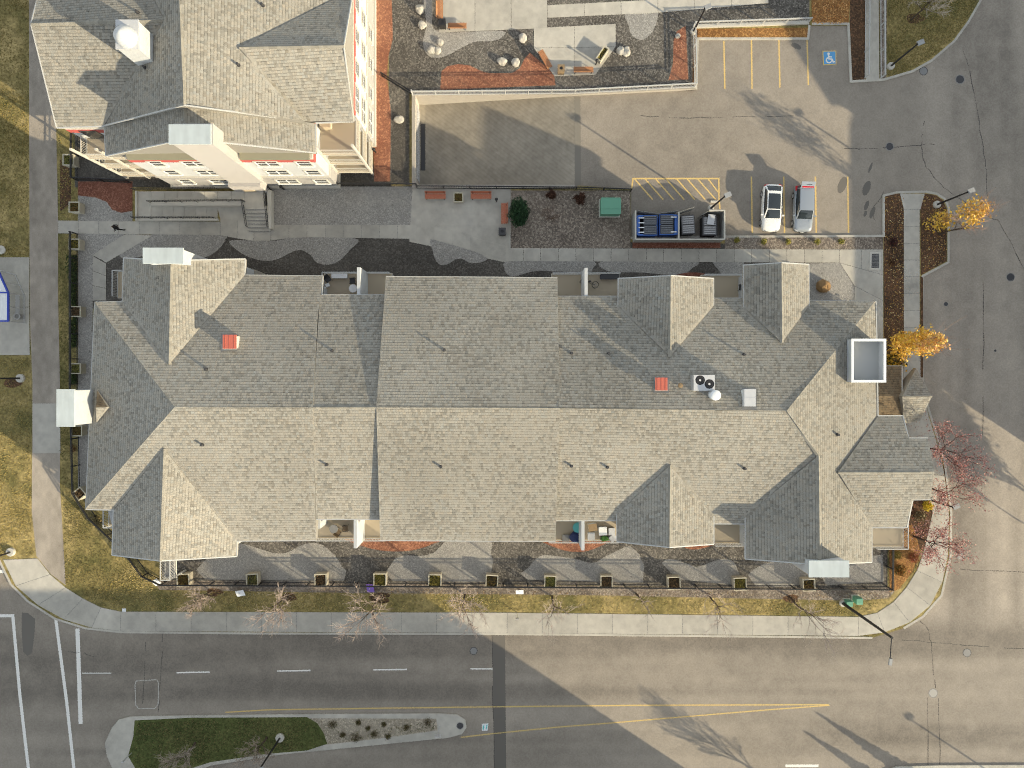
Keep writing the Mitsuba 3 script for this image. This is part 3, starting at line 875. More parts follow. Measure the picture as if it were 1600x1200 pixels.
for a, c in [((273, 636.5, HR), (588, 636.5, HR)), ((588, 636.5, HR + .04), (874, 637.5, HR + .04)), ((875, 638, HR), (1229, 642, HR)), ((148, 472, 7.28), (273, 636, HR)), ((273, 636, HR), (134, 795, 7.4)),
             ((267, 410, 9.37), (264, 569, 9.57)), ((256, 701, 9.62), (250, 876, 9.47)), ((1048, 432, 9.25), (1047, 557, 9.38)), ((1221, 412, 8.92), (1222, 535, 8.97)), ((1047, 727, 9.22), (1046, 854, 9.22)),
             ((1279, 712, 9.72), (1281, 880, 9.72)), ((1229, 642, HR), (1367, 471, 7)), ((1310, 738, 9.0), (1437, 738, 9.02)), ((1229, 642, HR), (1279, 712, 9.7)), ((1410, 619, 5.02), (1456, 619, 5.02))]:
    ridge(C, a, c)
for a, c in [((148, 472, 7.26), (134, 796, 7.38)), ((148, 472, 7.26), (191, 471, 7.26)), ((193, 403, 7.26), (191, 471, 7.26)), ((193, 403, 7.26), (267, 407, 9.35)), ((267, 407, 9.35), (383, 404.5, 6.27)), ((383, 405, 6.27), (382, 430, 6.27)),
             ((382, 430, 6.27), (504, 431, 6.27)), ((504, 431, 6.27), (503, 461, 6.98)), ((503, 461, 7), (604, 461, 7)), ((603, 432, 7), (871, 434, 7)), ((872, 463, 7), (966, 463, 7)), ((966, 435, 7.4), (966, 478, 7.4)),
             ((1115, 435, 7.4), (1115, 478, 7.4)), ((966, 435, 7.4), (1048, 430.5, 9.25)), ((1048, 430.5, 9.25), (1115, 435, 7.4)), ((1115, 466, 7), (1162, 466, 7)), ((1162, 414, 7.4), (1162, 480, 7.4)), ((1264, 413, 7.4), (1264, 478, 7.4)),
             ((1162, 414, 7.4), (1221, 410.5, 8.9)), ((1221, 410.5, 8.9), (1264, 413, 7.4)), ((1264, 470, 7), (1369, 471, 7)), ((1369, 471, 7), (1372, 650, 7)), ((134, 796, 7.38), (178, 797, 7.38)), ((177, 797, 7.36), (175, 867, 7.36)),
             ((175, 867.5, 7.36), (250, 876.5, 9.45)), ((250, 876.5, 9.45), (369.5, 869.5, 6.22)), ((370, 845, 6.22), (369.5, 869.5, 6.22)), ((370, 845.5, 6.22), (494, 844.5, 6.22)), ((494, 811.5, 7), (594, 811.5, 7)), ((594, 844.5, 7), (868, 846, 7)),
             ((868, 813.5, 7), (964, 813.5, 7)), ((964, 803, 7.3), (964, 846, 7.3)), ((964, 846.5, 7.3), (1046, 855.5, 9.2)), ((1046, 855.5, 9.2), (1115, 850.5, 7.3)), ((1115.5, 806, 7.3), (1115.5, 850, 7.3)), ((1115, 818.5, 7), (1165, 818.5, 7)),
             ((1164.5, 808, 7.25), (1164.5, 873, 7.25)), ((1164.5, 873.5, 7.25), (1281, 882.5, 9.7)), ((1281, 882.5, 9.7), (1362, 878.5, 7)), ((1362.5, 819, 7), (1362.5, 878, 7)), ((1362, 824.5, 7), (1417, 824.5, 7)),
             ((1417.5, 824, 7), (1426.5, 781, 7.95)), ((1426, 781, 7.95), (1454.5, 780.5, 7.95)), ((1411, 649.5, 7), (1420, 685, 7.8)), ((1420, 684.5, 7.8), (1450, 684.5, 7.8)), ((1372, 649.5, 7), (1411, 649.5, 7)),
             ((1372.5, 572, 3.4), (1409, 572, 3.4)), ((1409.5, 572, 3.4), (1409.5, 619, 4.8)), ((1409.5, 619, 4.8), (1409.5, 655, 3.6))]:
    gutter(C, a, c)

# walls: footprint of the eaves drawn in, one storey band above the other
E = lambda pts: Polygon(G(pts, 7.0)).buffer(0)
eaves = unary_union([E([(152, 478), (500, 440), (500, 834), (170, 858), (152, 790)]), E([(200, 408), (378, 408), (378, 480), (200, 480)]), E([(182, 780), (364, 780), (364, 862), (182, 862)]), E([(480, 470), (900, 470), (900, 804), (480, 804)]),
                     E([(608, 439), (866, 439), (866, 838), (600, 838)]), E([(860, 472), (1362, 472), (1362, 810), (860, 806)]), E([(972, 440), (1110, 440), (1110, 840), (972, 840)]), E([(1168, 420), (1260, 420), (1260, 868), (1170, 868)]),
                     E([(1250, 480), (1364, 480), (1364, 816), (1356, 870), (1250, 870)]), E([(1350, 656), (1406, 656), (1412, 690), (1440, 690), (1446, 776), (1418, 777), (1410, 817), (1350, 817)])]).buffer(-.25, join_style=2)
part(C, 'lower_wall', MB().prism(eaves.buffer(.04, join_style=2), .1, 3.2), 'm_stucco')
part(C, 'upper_wall', MB().prism(eaves, 3.2, 6.0), 'white_wall')
part(C, 'attic_wall', MB().prism(eaves.intersection(sbox(-16.4, -30, 60, 30)), 6.0, 6.75), 'white_wall')


def chimney(b, px, zt, zb, name='chimney', cap='m_flashing', side='m_siding', rim=.12, mat=None):
    x0, y0, x1, y1 = px
    a, c = W(x0, y1, zt), W(x1, y0, zt)
    k = num(b + '__' + name)
    put(k, MB().box2(a[0] + rim, c[0] - rim, a[1] + rim, c[1] - rim, zb, zt - .15), mat or side)
    part(k, 'cap', MB().box2(a[0], c[0], a[1], c[1], zt - .16, zt), cap)
    return k


k = chimney(C, (88, 608, 116, 667), 10.4, 3.0)
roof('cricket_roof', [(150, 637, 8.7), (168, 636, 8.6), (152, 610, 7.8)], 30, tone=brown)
roof('cricket_roof', [(150, 637, 8.7), (168, 636, 8.6), (151, 660, 7.8)], 31)
chimney(C, (223, 387, 286, 412), 10.4, 3.0)
chimney(C, (1264, 876, 1327, 902), 10.4, 3.0)
# hollow stair tower at the east end
zt = 9.35
a, c = W(1331, 597, zt), W(1384, 530, zt)
tw = num(C + '__tower')
put(tw, MB().box2(a[0] + .02, c[0] - .02, a[1] + .02, c[1] - .02, 3.0, zt - 1.0), 'm_siding')
for x0_, x1_, y0_, y1_ in [(a[0], a[0] + .14, a[1], c[1]), (c[0] - .14, c[0], a[1], c[1]), (a[0] + .14, c[0] - .14, a[1], a[1] + .14), (a[0] + .14, c[0] - .14, c[1] - .14, c[1])]:
    part(tw, 'parapet', MB().box2(x0_, x1_, y0_, y1_, zt - 1.0, zt - .06), 'm_siding')
    part(tw, 'parapet_cap', MB().box2(x0_ - .04, x1_ + .04, y0_ - .04, y1_ + .04, zt - .06, zt), 'white')
part(tw, 'tower_roof', MB().box2(a[0] + .14, c[0] - .14, a[1] + .14, c[1] - .14, zt - 1.0, zt - .98), 'membrane')


def pipe(b, px, py, h=.42, r=.10):
    p = on_roof(px, py)
    k = num(b + '__vent_pipe')
    put(k, MB().tube(p - [0, 0, .1], p + [0, 0, h], r, n=8).disc(p, .14, p[2] - .1, p[2] + .06, 10), 'dark_grey')


for p in [(694, 547), (519, 548), (323, 577), (893, 552), (951, 552), (1162, 554), (317, 695), (511, 726), (689, 729), (893, 728), (949, 730), (1163, 732), (1308, 679)]:
    pipe(C, *p)


def red_vent(px, h=.7):
    x0, y0, x1, y1 = px
    p = on_roof((x0 + x1) / 2, (y0 + y1) / 2)
    z = p[2] + h
    a, c = W(x0, y1, z), W(x1, y0, z)
    k = num(C + '__roof_vent')
    put(k, MB().box2(a[0] + .1, c[0] - .1, a[1] + .1, c[1] - .1, p[2] - .6, z - .1), 'trim_beige')
    part(k, 'cap', MB().box2(a[0], c[0], a[1], c[1], z - .12, z), 'red_metal')
    for i in range(3):
        xx = a[0] + (c[0] - a[0]) * (i + .5) / 3
        part(k, 'seam', MB().box2(xx - .02, xx + .02, a[1] + .02, c[1] - .02, z, z + .025), 'red_metal')
    part(k, 'lip', MB().box2(a[0] - .03, c[0] + .03, a[1] - .03, a[1] + .05, z - .16, z - .02), 'trim_beige')
    q = [on_roof(*u) for u in ((x0 - 3, y0 - 1), (x1 + 2, y0 - 1), (x1 + 2, y1 + 4), (x0 - 3, y1 + 4))]
    part(k, 'flashing', MB().raw([u + [0, 0, .035] for u in q], [[0, 2, 1], [0, 3, 2]]), 'mid_grey')


red_vent((348, 523, 369, 545), .95)
red_vent((1024, 590, 1043, 610), .7)

# rooftop machines
p = on_roof(1098, 604)
z = p[2] + 1.0
a, c = W(1084, 610.5, z), W(1117, 586, z)
k = thing('condensing_unit', 'grey rooftop cooling unit with two round fans on top', 'air conditioner')
part(k, 'casing', MB().box2(a[0], c[0], a[1], c[1], p[2] - .2, z - .03), 'steel')
lid = Polygon([(a[0], a[1]), (c[0], a[1]), (c[0], c[1]), (a[0], c[1])])
fans = [W(1094, 594, z), W(1108.5, 600, z)]
for f in fans:
    lid = lid.difference(Point(*f[:2]).buffer(.40))
part(k, 'top_plate', MB().prism(lid, z - .03, z), 'light_grey')
for f in fans:
    fk = num(k + '__fan')
    mb = MB()
    for i in range(3):
        t = i * 2.094 + .5
        q = shapely.affinity.rotate(Polygon([(.05, -.04), (.36, -.20), (.38, .06), (.08, .05)]), math.degrees(t), origin=(0, 0))
        mb.prism(shapely.affinity.translate(q, f[0], f[1]), z - .07, z - .06)
    put(fk, mb, 'light_grey')
    part(fk, 'hub', MB().disc(f, .09, z - .09, z - .02), 'light_grey')
    part(fk, 'well', MB().disc(f, .40, None, z - .026), 'black_metal')
    part(fk, 'guard_ring', MB().prism(Point(*f[:2]).buffer(.28).difference(Point(*f[:2]).buffer(.26)), z - .015, z + .005), 'dark_grey')
for s in (0, 1):
    part(k, 'skid', MB().box2(a[0] + .1, c[0] - .1, a[1] + .15 + s * 1.0, a[1] + .25 + s * 1.0, p[2] - .9, p[2] - .2), 'mid_grey')
part(k, 'refrigerant_pipe', MB().tube(W(1088, 611, p[2] + .15), W(1094, 619, p[2]), .03).tube(W(1094, 619, p[2]), W(1100, 613, p[2] + .1), .03), 'dark_grey')
p = on_roof(1113, 617)
q = W(1121, 621, p[2] + .95)
k = thing('exhaust_stack', 'round white exhaust stack beside the cooling unit', 'vent')
part(k, 'pipe', MB().tube((p[0], p[1], p[2] - .3), (p[0], p[1], p[2] + .95), .36, n=20), 'white')
part(k, 'cowl', lathe([(0, .02), (.43, 0), (.43, .16), (.30, .22), (0, .22)], (p[0], p[1], p[2] + .95)), 'white', smooth=35)
p = on_roof(1162, 622)
z = p[2] + .95
a, c = W(1163, 635, z), W(1181, 608, z)
k = thing('fan_housing', 'plain white box housing on the dark roof slope right of the cooling unit', 'vent')
part(k, 'cover', MB().box2(a[0], c[0], a[1], c[1], z - .5, z), 'light_grey')
q = [on_roof(*u) for u in ((1159, 606), (1182, 606), (1182, 640), (1159, 640))]
part(k, 'flashing', MB().raw([u + [0, 0, .035] for u in q], [[0, 2, 1], [0, 3, 2]]), 'mid_grey')
part(k, 'seam', MB().box2(a[0], c[0], (a[1] + c[1]) / 2 - .02, (a[1] + c[1]) / 2 + .02, z, z + .02), 'light_grey')
part(k, 'curb', MB().box2(a[0] + .1, c[0] - .1, a[1] + .1, c[1] - .1, p[2] - .5, z - .5), 'white')
part(k, 'conduit', MB().tube((c[0] - .5, a[1], p[2] + .1), W(1171, 641, p[2] + .2), .04), 'gutter')
p = on_roof(1062, 602)
single('flue_cap', 'little yellowish flue cap left of the cooling unit', 'vent', lathe([(0, -.3), (.12, -.3), (.12, .3), (.22, .3), (.20, .42), (0, .48)], p, 14), 'wicker', smooth=40)

# ------------------------------------------------------------------ the apartment house at the top
A = thing('apartment_building', 'tall white apartment building with tan stone base, grey gabled roofs and a domed roof vent', 'building')
ar = lambda pts, s, **k: roof_face(A, 'roof', pts, seed=s, **k)
ar([(277, -150, 14.5), (287, 164, 14.5), (163, 196, 9.9), (257, 31, 13.3), (170, -150, 9.9)], 41)
ar([(277, -150, 14.5), (287, 164, 14.5), (475, 189, 10.9), (373, 74, 13.1), (520, 0, 10.4), (549, -30, 9.9), (549, -150, 9.9)], 42)
ar([(373, 74, 13.1), (537, 71, 13.1), (550, -10, 10.2), (520, 0, 10.4)], 43)
ar([(373, 74, 13.1), (537, 71, 13.1), (552, 189, 10.1), (475, 189, 10.6)], 44)
ar([(163, 197, 9.6), (287, 166, 13.8), (292, 216, 13.8), (165, 243, 9.6)], 45)
ar([(287, 166, 13.8), (475, 190, 10.4), (493, 193, 10.1), (493, 238, 10.1), (292, 216, 13.8)], 46)
ar([(48, 37, 13.2), (257, 31, 13.3), (163, 196, 9.8), (88, 199, 9.8)], 47)
ar([(48, 37, 13.2), (257, 31, 13.3), (170, -150, 9.8), (86, -130, 9.8)], 48)
for a, c in [((277, -100, 14.5), (287, 164, 14.5)), ((287, 166, 13.85), (292, 214, 13.85)), ((48, 37, 13.25), (257, 31, 13.35)), ((373, 74, 13.15), (537, 71, 13.15))]:
    ridge(A, a, c)
for a, c in [((163, 196, 9.9), (287, 164, 14.55)), ((287, 164, 14.55), (475, 189, 10.9)), ((88, 199.5, 9.8), (163, 197, 9.8)), ((48, 37, 13.2), (88, 199, 9.8)), ((163, 197, 9.6), (165, 243, 9.6)), ((165, 243.5, 9.6), (292, 216.5, 13.8)),
             ((292, 216.5, 13.8), (493, 238.5, 10.1)), ((493, 193, 10.1), (493, 238, 10.1)), ((552, 189.5, 10.1), (493, 192, 10.4)), ((537, 71, 13.1), (552.5, 189, 10.1)), ((537, 71, 13.1), (551, -10, 10.2)), ((48, 37, 13.2), (70, -50, 11.4))]:
    gutter(A, a, c)
XS, YS, XE = -33.2, 18.35, -13.85
foot = Polygon([(-38.4, 45), (XE, 45), (XE, 22.4), (-17.3, 22.4), (-17.3, YS), (XS, YS), (XS, 20.9), (-38.4, 20.9)])
part(A, 'lower_wall', MB().prism(foot.buffer(.06, join_style=2), .1, 3.9), 'stone_grey')
part(A, 'upper_wall', MB().prism(foot, 3.9, 8.5), 'm_siding')
part(A, 'frieze', MB().prism(foot.buffer(.03, join_style=2), 8.5, 9.3), 'red_trim')
part(A, 'soffit', MB().prism(foot.buffer(.01), 9.3, 9.62), 'trim_beige')
part(A, 'belt_course', MB().prism(foot.buffer(.12, join_style=2), 3.82, 4.0), 'trim_beige')
part(A, 'plinth', MB().prism(foot.buffer(.25, join_style=2).difference(sbox(-60, 10, -28.8, 18.0)), .1, .6), 'trim_beige')


def window(b, c, nrm, w, h, n=1):
    """frame with sill, dark panes set back in it; nrm = 'S' or 'E'"""
    x, y, z = c
    k = num(b + '__window')
    def bb(u0, u1, d0, d1, z0, z1):
        return MB().box2(x + u0, x + u1, y - d1, y - d0, z0, z1) if nrm == 'S' else MB().box2(x + d0, x + d1, y + u0, y + u1, z0, z1)
    fr = MB()
    for u0, u1, z0, z1 in [(-w / 2 - .1, w / 2 + .1, z + h / 2, z + h / 2 + .12), (-w / 2 - .1, w / 2 + .1, z - h / 2 - .12, z - h / 2), (-w / 2 - .1, -w / 2, z - h / 2, z + h / 2), (w / 2, w / 2 + .1, z - h / 2, z + h / 2)]:
        fr.add(bb(u0, u1, -.01, .09, z0, z1))
    put(k, fr, 'trim_beige')
    part(k, 'sill', bb(-w / 2 - .16, w / 2 + .16, .0, .16, z - h / 2 - .18, z - h / 2 - .12), 'white')
    pw = w / n
    for i in range(n):
        part(k, 'pane', bb(-w / 2 + i * pw + .06, -w / 2 + (i + 1) * pw - .06, .0, .03, z - h / 2 + .05, z + h / 2 - .05), 'glass_dark')
        part(k, 'mullion', bb(-w / 2 + i * pw - .03, -w / 2 + i * pw + .05, .0, .06, z - h / 2, z + h / 2), 'white')
    part(k, 'meeting_rail', bb(-w / 2, w / 2, .0, .055, z - .04, z + .04), 'white')


for z in (8.15, 5.3, 2.35):
    d = .06 if z < 3 else 0
    window(A, (-31.2, YS - d, z), 'S', 1.1, 1.3, 1)
    window(A, (-27.9, YS - d, z), 'S', 1.9, 1.3, 2)
    window(A, (-21.6, YS - d, z), 'S', 1.9, 1.3, 2)
    window(A, (-18.4, YS - d, z), 'S', 1.2, 1.3, 1)
    for y in (23.9, 26.6, 29.4, 32.2):
        window(A, (XE + d, y, z), 'E', 2.2 if y < 26 else 1.2, 1.4, 2 if y < 26 else 1)
# stone chimney breast on the south front
part(A, 'chimney_base', MB().box2(-26.9, -23.9, 17.55, YS - .05, .1, 3.2), 'brick_tan')
part(A, 'chimney_opening', MB().box2(-26.0, -24.9, 17.5, 17.56, .3, 1.9), 'deck')
part(A, 'chimney_breast', MB().box2(-26.7, -23.6, 17.9, YS + 1.2, 3.2, 14.9), 'brick_tan')
part(A, 'chimney_cap', MB().box2(*sorted([W(262, 0, 15.2)[0], W(328, 0, 15.2)[0]]), 17.9, W(0, 193, 15.2)[1], 14.9, 15.05), 'm_flashing')
for x0_, x1_ in ((-33.0, -27.0), (-23.4, -17.5)):
    a = np.array([[x0_, YS - .14, 9.55], [x1_, YS - .14, 9.55], [x1_, YS + .5, 9.55], [x0_, YS + .5, 9.55]])
    part(A, 'pent_roof', MB().hexa(a, a + np.array([[0, 0, .08], [0, 0, .08], [0, 0, .42], [0, 0, .42]])), 'pent')
# balconies: stacked decks with railings
def railing(b, pts, z, h=1.05, mat='trim_beige', step=.14, post=1.6, close=False):
    k = num(b + '__railing')
    mb = MB()
    for p, q in zip(pts[:-1], pts[1:]):
        p, q = np.r_[p, z], np.r_[q, z]
        mb.bar(p + [0, 0, h], q + [0, 0, h], .08, .06)
        mb.bar(p + [0, 0, .12], q + [0, 0, .12], .05, .05)
    put(k, mb, mat)
    pk = MB()
    for p, q in zip(pts[:-1], pts[1:]):
        p, q = np.r_[p, z], np.r_[q, z]
        n = max(2, int(np.linalg.norm(q - p) / step))
        for i in range(n + 1):
            c = p + (q - p) * i / n
            pk.box(c + [0, 0, h / 2], (.028, .028, h - .05))
    bk = num(k + '__balusters')
    put(bk, pk, mat)
    labels[bk] = {'kind': 'stuff'}
    return k


def deck(b, x0, x1, y0, y1, z, mat='deck', t=.25, name='balcony'):
    k = num(b + '__' + name)
    put(k, MB().box2(x0, x1, y0, y1, z - .06, z), mat)
    part(k, 'fascia', MB().box2(x0 - .04, x1 + .04, y0 - .04, y1 + .04, z - t, z - .06), 'trim_beige')
    return k


for z in (1.2, 4.1, 7.0):
    deck(A, -17.3, XE, 19.45, 22.4, z)
    railing(A, [(-17.25, 19.5), (XE - .05, 19.5), (XE - .05, 22.35)], z)
    deck(A, -37.9, XS, 19.1, 20.9, z)
    railing(A, [(XS - .1, 19.15), (-37.85, 19.15), (-37.85, 20.9)], z)
for x, y in ((XE - .08, 19.5), (-17.2, 19.5), (-37.85, 19.15), (-35.7, 19.15)):
    part(A, 'balcony_post', MB().box2(x - .09, x + .09, y - .09, y + .09, .1, 9.6), 'trim_beige')
part(A, 'balcony_door', MB().box2(-16.9, -15.2, 22.33, 22.4, 7.05, 9.1), 'glass_dark')
part(A, 'balcony_door', MB().box2(-37.5, -36.0, 20.84, 20.9, 7.05, 9.1), 'glass_dark')
part(A, 'balcony_panel', MB().box2(-17.2, -16.2, 21.6, 22.2, 7.0, 7.75), 'deck')
# cupola
zt = 15.2
a, c = W(183, 76, zt), W(216, 33, zt)
k = num(A + '__cupola')
put(k, MB().box2(a[0], c[0], a[1], c[1], 10.5, zt), 'm_siding')
part(k, 'ledge', MB().box2(a[0] - .08, c[0] + .08, a[1] - .08, c[1] + .08, zt, zt + .1), 'light_grey')
p = W(195, 56, zt + .5)
part(k, 'dome', lathe([(0, zt + .1), (.80, zt + .1), (.82, zt + .5), (.72, zt + .85), (.45, zt + 1.15), (.15, zt + 1.32), (0, zt + 1.36)], (p[0], p[1], 0), 28), 'dome', smooth=50)
for q in [(216, 20), (227, 106), (373, 102), (411, 9)]:
    pipe(A, *q)

# ------------------------------------------------------------------ ramp, landing and steps at the apartment's door
RZ = 1.2
ar_ = thing('entrance_ramp', 'pale concrete wheelchair ramp folding back on itself below the white apartment front', 'ramp')


def slope_slabs(parent, x0, x1, ya, yb, z0, z1, n):
    """px strip from x0 to x1 between rows ya and yb, climbing from z0 to z1, cut into slabs"""
    for i in range(n):
        t0, t1 = i / n, (i + 1) / n
        xa, xb = x0 + (x1 - x0) * t0, x0 + (x1 - x0) * t1
        za, zb_ = z0 + (z1 - z0) * t0, z0 + (z1 - z0) * t1
        g = .012 * np.sign(x1 - x0)
        P0, P1 = W(xa, ya, za) + [g, 0, 0], W(xb, ya, zb_) - [g, 0, 0]
        P2, P3 = W(xb, yb, zb_) - [g, 0, 0], W(xa, yb, za) + [g, 0, 0]
        top = [P3, P2, P1, P0] if x1 > x0 else [P2, P3, P0, P1]
        top = np.array(top)
        bot = top.copy()
        bot[:, 2] = .05
        m, uv = uvc(MB().hexa(bot, top), rng.uniform(0, 1))
        part(parent, 'slab', m, 'm_concrete', uv=uv)


slope_slabs(ar_, 340, 236, 321.5, 340, .18, .62, 6)
slope_slabs(ar_, 236, 213, 299, 341, .64, .64, 1)
slope_slabs(ar_, 236, 382, 298.5, 314, .66, RZ, 7)
slope_slabs(ar_, 382, 412, 297, 322, RZ, RZ, 1)
k = num(ar_ + '__landing')
m, uv = uvc(sheet([(340, 321.5), (383, 321.5), (387, 346), (345, 342)], .17, .05), .6)
put(k, m, 'm_concrete', uv=uv)
for q, z in [([(211, 298), (213.5, 298), (213.5, 343), (211, 343)], .8), ([(211, 341), (340, 341), (340, 344.5), (211, 344.5)], .55), ([(236, 314.5), (384, 313), (384, 321), (236, 321)], .95)]:
    part(ar_, 'kerb_wall', sheet(q, z, .0, z), 'trim_beige')
st = thing('steps', 'flight of six concrete steps between black handrails at the apartment entrance', 'steps')
for i in range(7):
    z = RZ - i * .15
    q = [(383 + i * .8, 322 + i * 5.6), (417 + i * .9, 322 + i * 5.6), (418 + i * .9, 328 + i * 5.6), (384 + i * .8, 328 + i * 5.6)]
    m, uv = uvc(sheet(q, z, .0, z * .9), rng.uniform(.3, .9))
    part(st, 'step', m, 'm_concrete', uv=uv)
    part(st, 'nosing', sheet([(383 + i * .8, 327.2 + i * 5.6), (418 + i * .9, 327.2 + i * 5.6), (418 + i * .9, 328.2 + i * 5.6), (384 + i * .8, 328.2 + i * 5.6)], z + .004, None, z * .9), 'mid_grey')
part(st, 'side_wall', sheet([(417, 297), (424, 297), (424, 357), (420, 357)], RZ * .8, .0, .9), 'trim_beige')


def handrail(name, label, pts, h=.95, post=1.6, pickets=True, mat='black_metal'):
    k = thing(name, label, 'handrail')
    mb, po = MB(), MB()
    for (a, za), (b_, zb_) in zip(pts[:-1], pts[1:]):
        p, q = W(a[0], a[1], za), W(b_[0], b_[1], zb_)
        for hh in (h, h * .55):
            part(k, 'rail', MB().tube(p + [0, 0, hh], q + [0, 0, hh], .032, n=6), mat)
        n = max(1, round(np.linalg.norm(q - p) / post))
        for i in range(n + 1):
            c = p + (q - p) * i / n
            part(k, 'post', MB().tube(c, c + [0, 0, h], .028, n=6), mat)
    return k


handrail('handrail', 'dark handrail along the middle wall of the wheelchair ramp', [((236, 317), .8), ((383, 315), 1.2)])
handrail('handrail', 'dark handrail along the outer edge of the lower ramp flight', [((212, 342), .65), ((338, 342), .3)])
handrail('handrail', 'dark handrail between the upper ramp flight and the apartment wall', [((212, 298), .65), ((340, 296), 1.1)])
handrail('handrail', 'sloping handrail on the left side of the entrance steps', [((382, 316), 1.2), ((389, 356), .2)], post=1.0)
handrail('handrail', 'sloping handrail on the right side of the entrance steps', [((416, 299), 1.2), ((422, 357), .2)], post=1.2)

# ------------------------------------------------------------------ houses outside the frame whose shadows reach into it
def gable_house(label, x0, x1, y0, y1, he, rise, axis, mat='m_siding', name='neighbour_house'):
    k = thing(name, label, 'building')
    part(k, 'wall', MB().box2(x0 + .4, x1 - .4, y0 + .4, y1 - .4, .1, he), mat)
    xm, ym = (x0 + x1) / 2, (y0 + y1) / 2
    if axis == 'x':
        v = [[x0, y0, he], [x1, y0, he], [x1, ym, he + rise], [x0, ym, he + rise], [x1, y1, he], [x0, y1, he]]
        f = [[0, 1, 2], [0, 2, 3], [3, 2, 4], [3, 4, 5], [1, 4, 2], [0, 3, 5], [0, 5, 4], [0, 4, 1]]
    else:
        v = [[x0, y0, he], [x0, y1, he], [xm, y1, he + rise], [xm, y0, he + rise], [x1, y1, he], [x1, y0, he]]
        f = [[0, 2, 1], [0, 3, 2], [3, 4, 2], [3, 5, 4], [1, 2, 4], [0, 5, 3], [0, 4, 5], [0, 1, 4]]
    part(k, 'roof', MB().raw(v, f), 'wood_fence')
    for i in range(4):
        yy = y0 + (y1 - y0) * (i + .5) / 4
        for z in np.arange(1.8, he - 1, 2.9):
            part(k, 'window', MB().box2(x0 + .36, x0 + .40, yy - .6, yy + .6, z - .6, z + .7), 'glass_dark')
    return k


p = W(1192, 1270)
SB = gable_house('tall neighbouring apartment house on the far side of the main road', p[0] - 62, p[0], p[1] - 16, p[1], 13.3, 3.2, 'x')
part(SB, 'chimney', MB().box2(p[0] - 1.6, p[0] - .2, p[1] - 5, p[1] - 2.2, .1, 15.8), 'm_siding')
part(SB, 'chimney', MB().box2(p[0] - 14, p[0] - 12, p[1] - 3, p[1] + .8, 9, 16.2), 'm_siding')
p, q = W(1682, 756), W(1682, 440)
EB = gable_house('white neighbouring house across the side street', p[0], p[0] + 18, p[1], q[1] + .5, 8.85, 3.2, 'y')
p, q = W(1700, 440), W(1700, 120)
EC = gable_house('taller gabled neighbouring house across the side street', p[0], p[0] + 22, p[1] + .6, q[1], 10.0, 4.4, 'x')

# ------------------------------------------------------------------ balconies of the long building
DZ = 3.4


def balcony(x0, x1, yo, yi, rails, wall=None, z=DZ, dk='deck'):
    """photograph columns x0..x1, rail row yo and wall row yi; rails: letters n s e w"""
    a, c = W(x0, max(yo, yi), z), W(x1, min(yo, yi), z)
    X0, X1, Y0, Y1 = a[0], c[0], a[1], c[1]
    deck(C, X0, X1, Y0, Y1, z, dk)
    cor = {'n': [(X0 + .05, Y1 - .05), (X1 - .05, Y1 - .05)], 's': [(X0 + .05, Y0 + .05), (X1 - .05, Y0 + .05)], 'e': [(X1 - .05, Y0 + .05), (X1 - .05, Y1 - .05)], 'w': [(X0 + .05, Y0 + .05), (X0 + .05, Y1 - .05)]}
    for r in rails:
        railing(C, cor[r], z, mat='gutter')
    if wall:
        b = W(wall, 0, 7.0)
        part(C, 'privacy_wall', MB().box2(b[0] - .14, b[0] + .14, Y0 - .06, Y1 + .06, 3.0, 6.95), 'white_wall')
    for sx in (X0 + .1, X1 - .1):
        yy = Y1 - .1 if 'n' in rails else Y0 + .1
        part(C, 'balcony_post', MB().box2(sx - .07, sx + .07, yy - .07, yy + .07, .1, z - .2), 'gutter')
    return X0, X1, Y0, Y1


balcony(507, 612, 427, 470, 'nw', 560)
balcony(862, 968, 428, 472, 'n', 916)
balcony(1096, 1160, 430, 474, 'n', None)
balcony(497, 606, 842, 800, 's', 555)
balcony(856, 966, 845, 802, 's', 911)
balcony(1112, 1164, 850, 806, 's', None)
balcony(1362, 1411, 855, 812, 'se', None)
balcony(170, 186, 822, 790, 'sw', None)
balcony(184, 200, 465, 424, 'nw', None)
balcony(258, 274, 903, 868, 'sew', None, 2.6, 'mid_grey')
for x0, x1, y in [(1148, 1158, 459), (600, 612, 462)]:
    pass

# furniture on the balconies
def bal(px, py, dz=0.0):
    return W(px, py, DZ + dz)


def chair(name, label, px, py, rz, mat, fr='black_metal'):
    k = thing(name, label, 'chair', None)
    p = bal(px, py)
    R = lambda u, v, z: np.array([p[0] + u * math.cos(rz) - v * math.sin(rz), p[1] + u * math.sin(rz) + v * math.cos(rz), p[2] + z])
    part(k, 'seat', MB().box(R(0, 0, .42), (.52, .5, .05), rz), mat)
    part(k, 'backrest', MB().box(R(0, .27, .68), (.52, .05, .5), rz, -.2), mat)
    for u in (-.23, .23):
        for v in (-.22, .22):
            part(k, 'leg', MB().bar(R(u * 1.1, v * 1.1, 0), R(u, v, .42), .035), fr)
        part(k, 'armrest', MB().box(R(u * 1.1, 0, .62), (.05, .48, .04), rz), fr)
    return k


def round_table(label, px, py, r, mat, h=.72):
    k = thing('round_table', label, 'table')
    p = bal(px, py)
    part(k, 'tabletop', lathe([(0, h - .03), (r, h - .03), (r + .02, h - .015), (r, h), (0, h)], p, 28), mat)
    part(k, 'pedestal', MB().tube(p, p + [0, 0, h - .03], .04), 'black_metal')
    part(k, 'foot', MB().disc(p, r * .55, p[2], p[2] + .03), 'black_metal')


